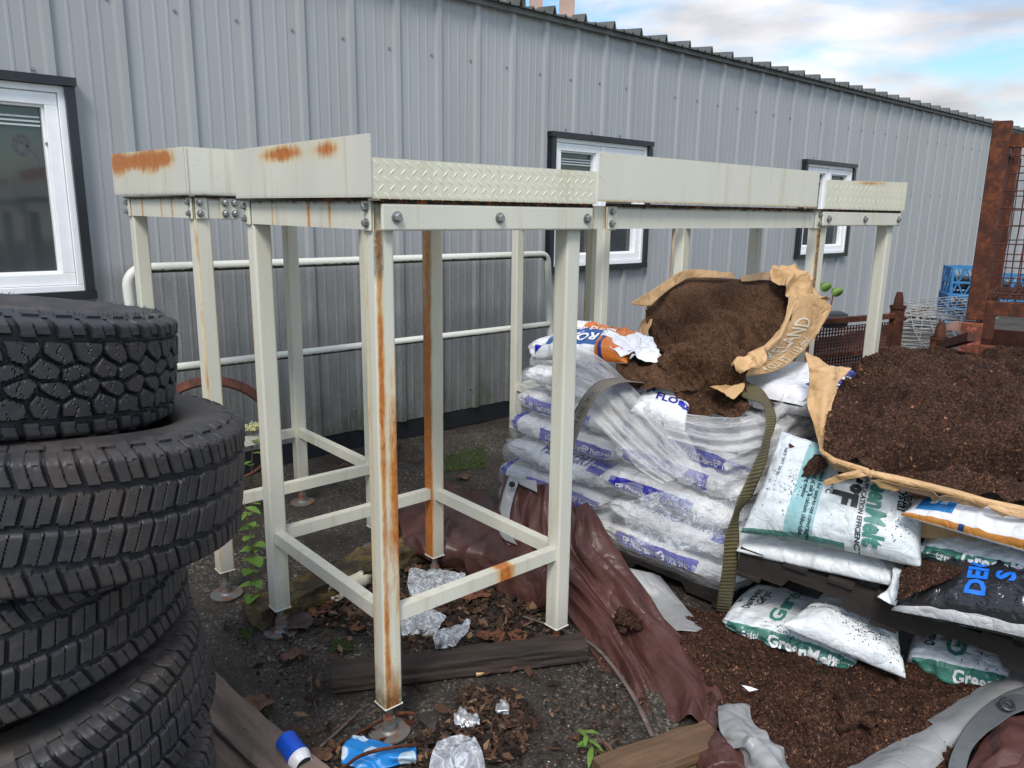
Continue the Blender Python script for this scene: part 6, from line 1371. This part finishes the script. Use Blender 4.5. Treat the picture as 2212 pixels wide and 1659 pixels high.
perforated()
b=MB(); c=W(1798,690,5.6); b.box(c,Vector((.10,0,0)),Vector((0,.08,0)),Vector((0,0,.06))); o=b.build('plastic_tub',M['black_trim'],bevel=.04); tag(o,'dark rounded plastic tub behind the perforated crate','tub')
def crates():
    for (px,py,d,lab,s) in ((2078,664,7.0,'blue plastic milk crate lying open on the wire shelves, lower one',1),(2088,608,7.05,'blue plastic milk crate with diamond ribs, upper one',0),(2175,620,8.2,'blue crate glimpsed through the rusty mesh',2)):
        c=W(px,py,d); t=thing('milk_crate',c,lab,'crate','blue plastic crates'); X=Vector((.96,-.28,0)); Y=Vector((.28,.96,0)); w,h=.16,.125; bl=M['blue_pl']
        def wall(o,e,n):
            b=MB()
            for z in (-h,0,h): b.box(o+UPZ*z,e*w,n*.008,UPZ*.010)
            for x in (-w+.006,-.05*0,w-.006): b.box(o+e*x,e*.009,n*.0075,UPZ*h)
            for i in range(3):
                for sg in (-1,1):
                    x0=-w+(i)*(2*w/3); b.bar(o+e*x0+UPZ*(-h*sg),o+e*(x0+2*w/3)+UPZ*(h*sg),.010,.012,up=n)
            b.box(o-n*.006-UPZ*h*.5*0,e*w,n*.002,UPZ*h) if s==9 else None
            b.build('side',bl,t)
        wall(c-Y*w,X,-Y); wall(c+Y*w,X,Y); wall(c-X*w,Y,-X); wall(c+X*w,Y,X)
        b=MB(); b.box(c-UPZ*h,X*w,Y*w,UPZ*.005); b.build('base',bl,t)
        b=MB(); b.box(c-UPZ*.01,X*w*.7,Y*w*.6,UPZ*h*.45); b.build('contents',M['black_trim'],t,bevel=.02)
M['blue_pl']=m_plain('blue_crate_plastic',lin(58,126,176),.5,var=.3,vs=8); crates()
M['wire']=m_plain('dull_wire',lin(150,150,145),.5,.3)
def shelves():
    g=random.Random(8)
    names=['topmost','second from the top','third from the top','fourth from the top','lowest']
    for k in range(5):
        c=W(2045-10*k+6*(k%2),665+24*k,5.7-.18*k); c.z=max(.04,c.z); yaw=.25+g.uniform(-.25,.25); X=Vector((math.cos(yaw),-math.sin(yaw),g.uniform(-.05,.12))); Y=Vector((math.sin(yaw)*.9,math.cos(yaw)*.9,g.uniform(.15,.45))); b=MB()
        for i in range(9): y=-.25+i*.0625; b.tube([c-X*.22+Y*y,c+X*.26+Y*y],.0032,5,False)
        for i in range(5): x=-.22+i*.12; b.tube([c+X*x-Y*.25,c+X*x+Y*.25],.0045,5,False)
        for y in (-.25,.25): b.tube([c-X*.22+Y*y-UPZ*.02,c+X*.26+Y*y-UPZ*.02],.004,5,False)
        tag(b.build('wire_shelf',M['wire']),'loose silver wire shelf, %s of the heap by the blue crates'%names[k],'wire shelf','heap of wire shelves')
    b=MB(); c=W(2065,705,4.8); b.tube([c-UPZ*.02,c,c+UPZ*.03],[.06,.05,.02],14); tag(b.build('drain_cap',m_plain('orange_white_plastic',lin(206,150,120),.5),smooth=True),'small orange and white plastic cap lying in the wire shelves','cap')
shelves()
print('scene ok', len(bpy.data.objects))
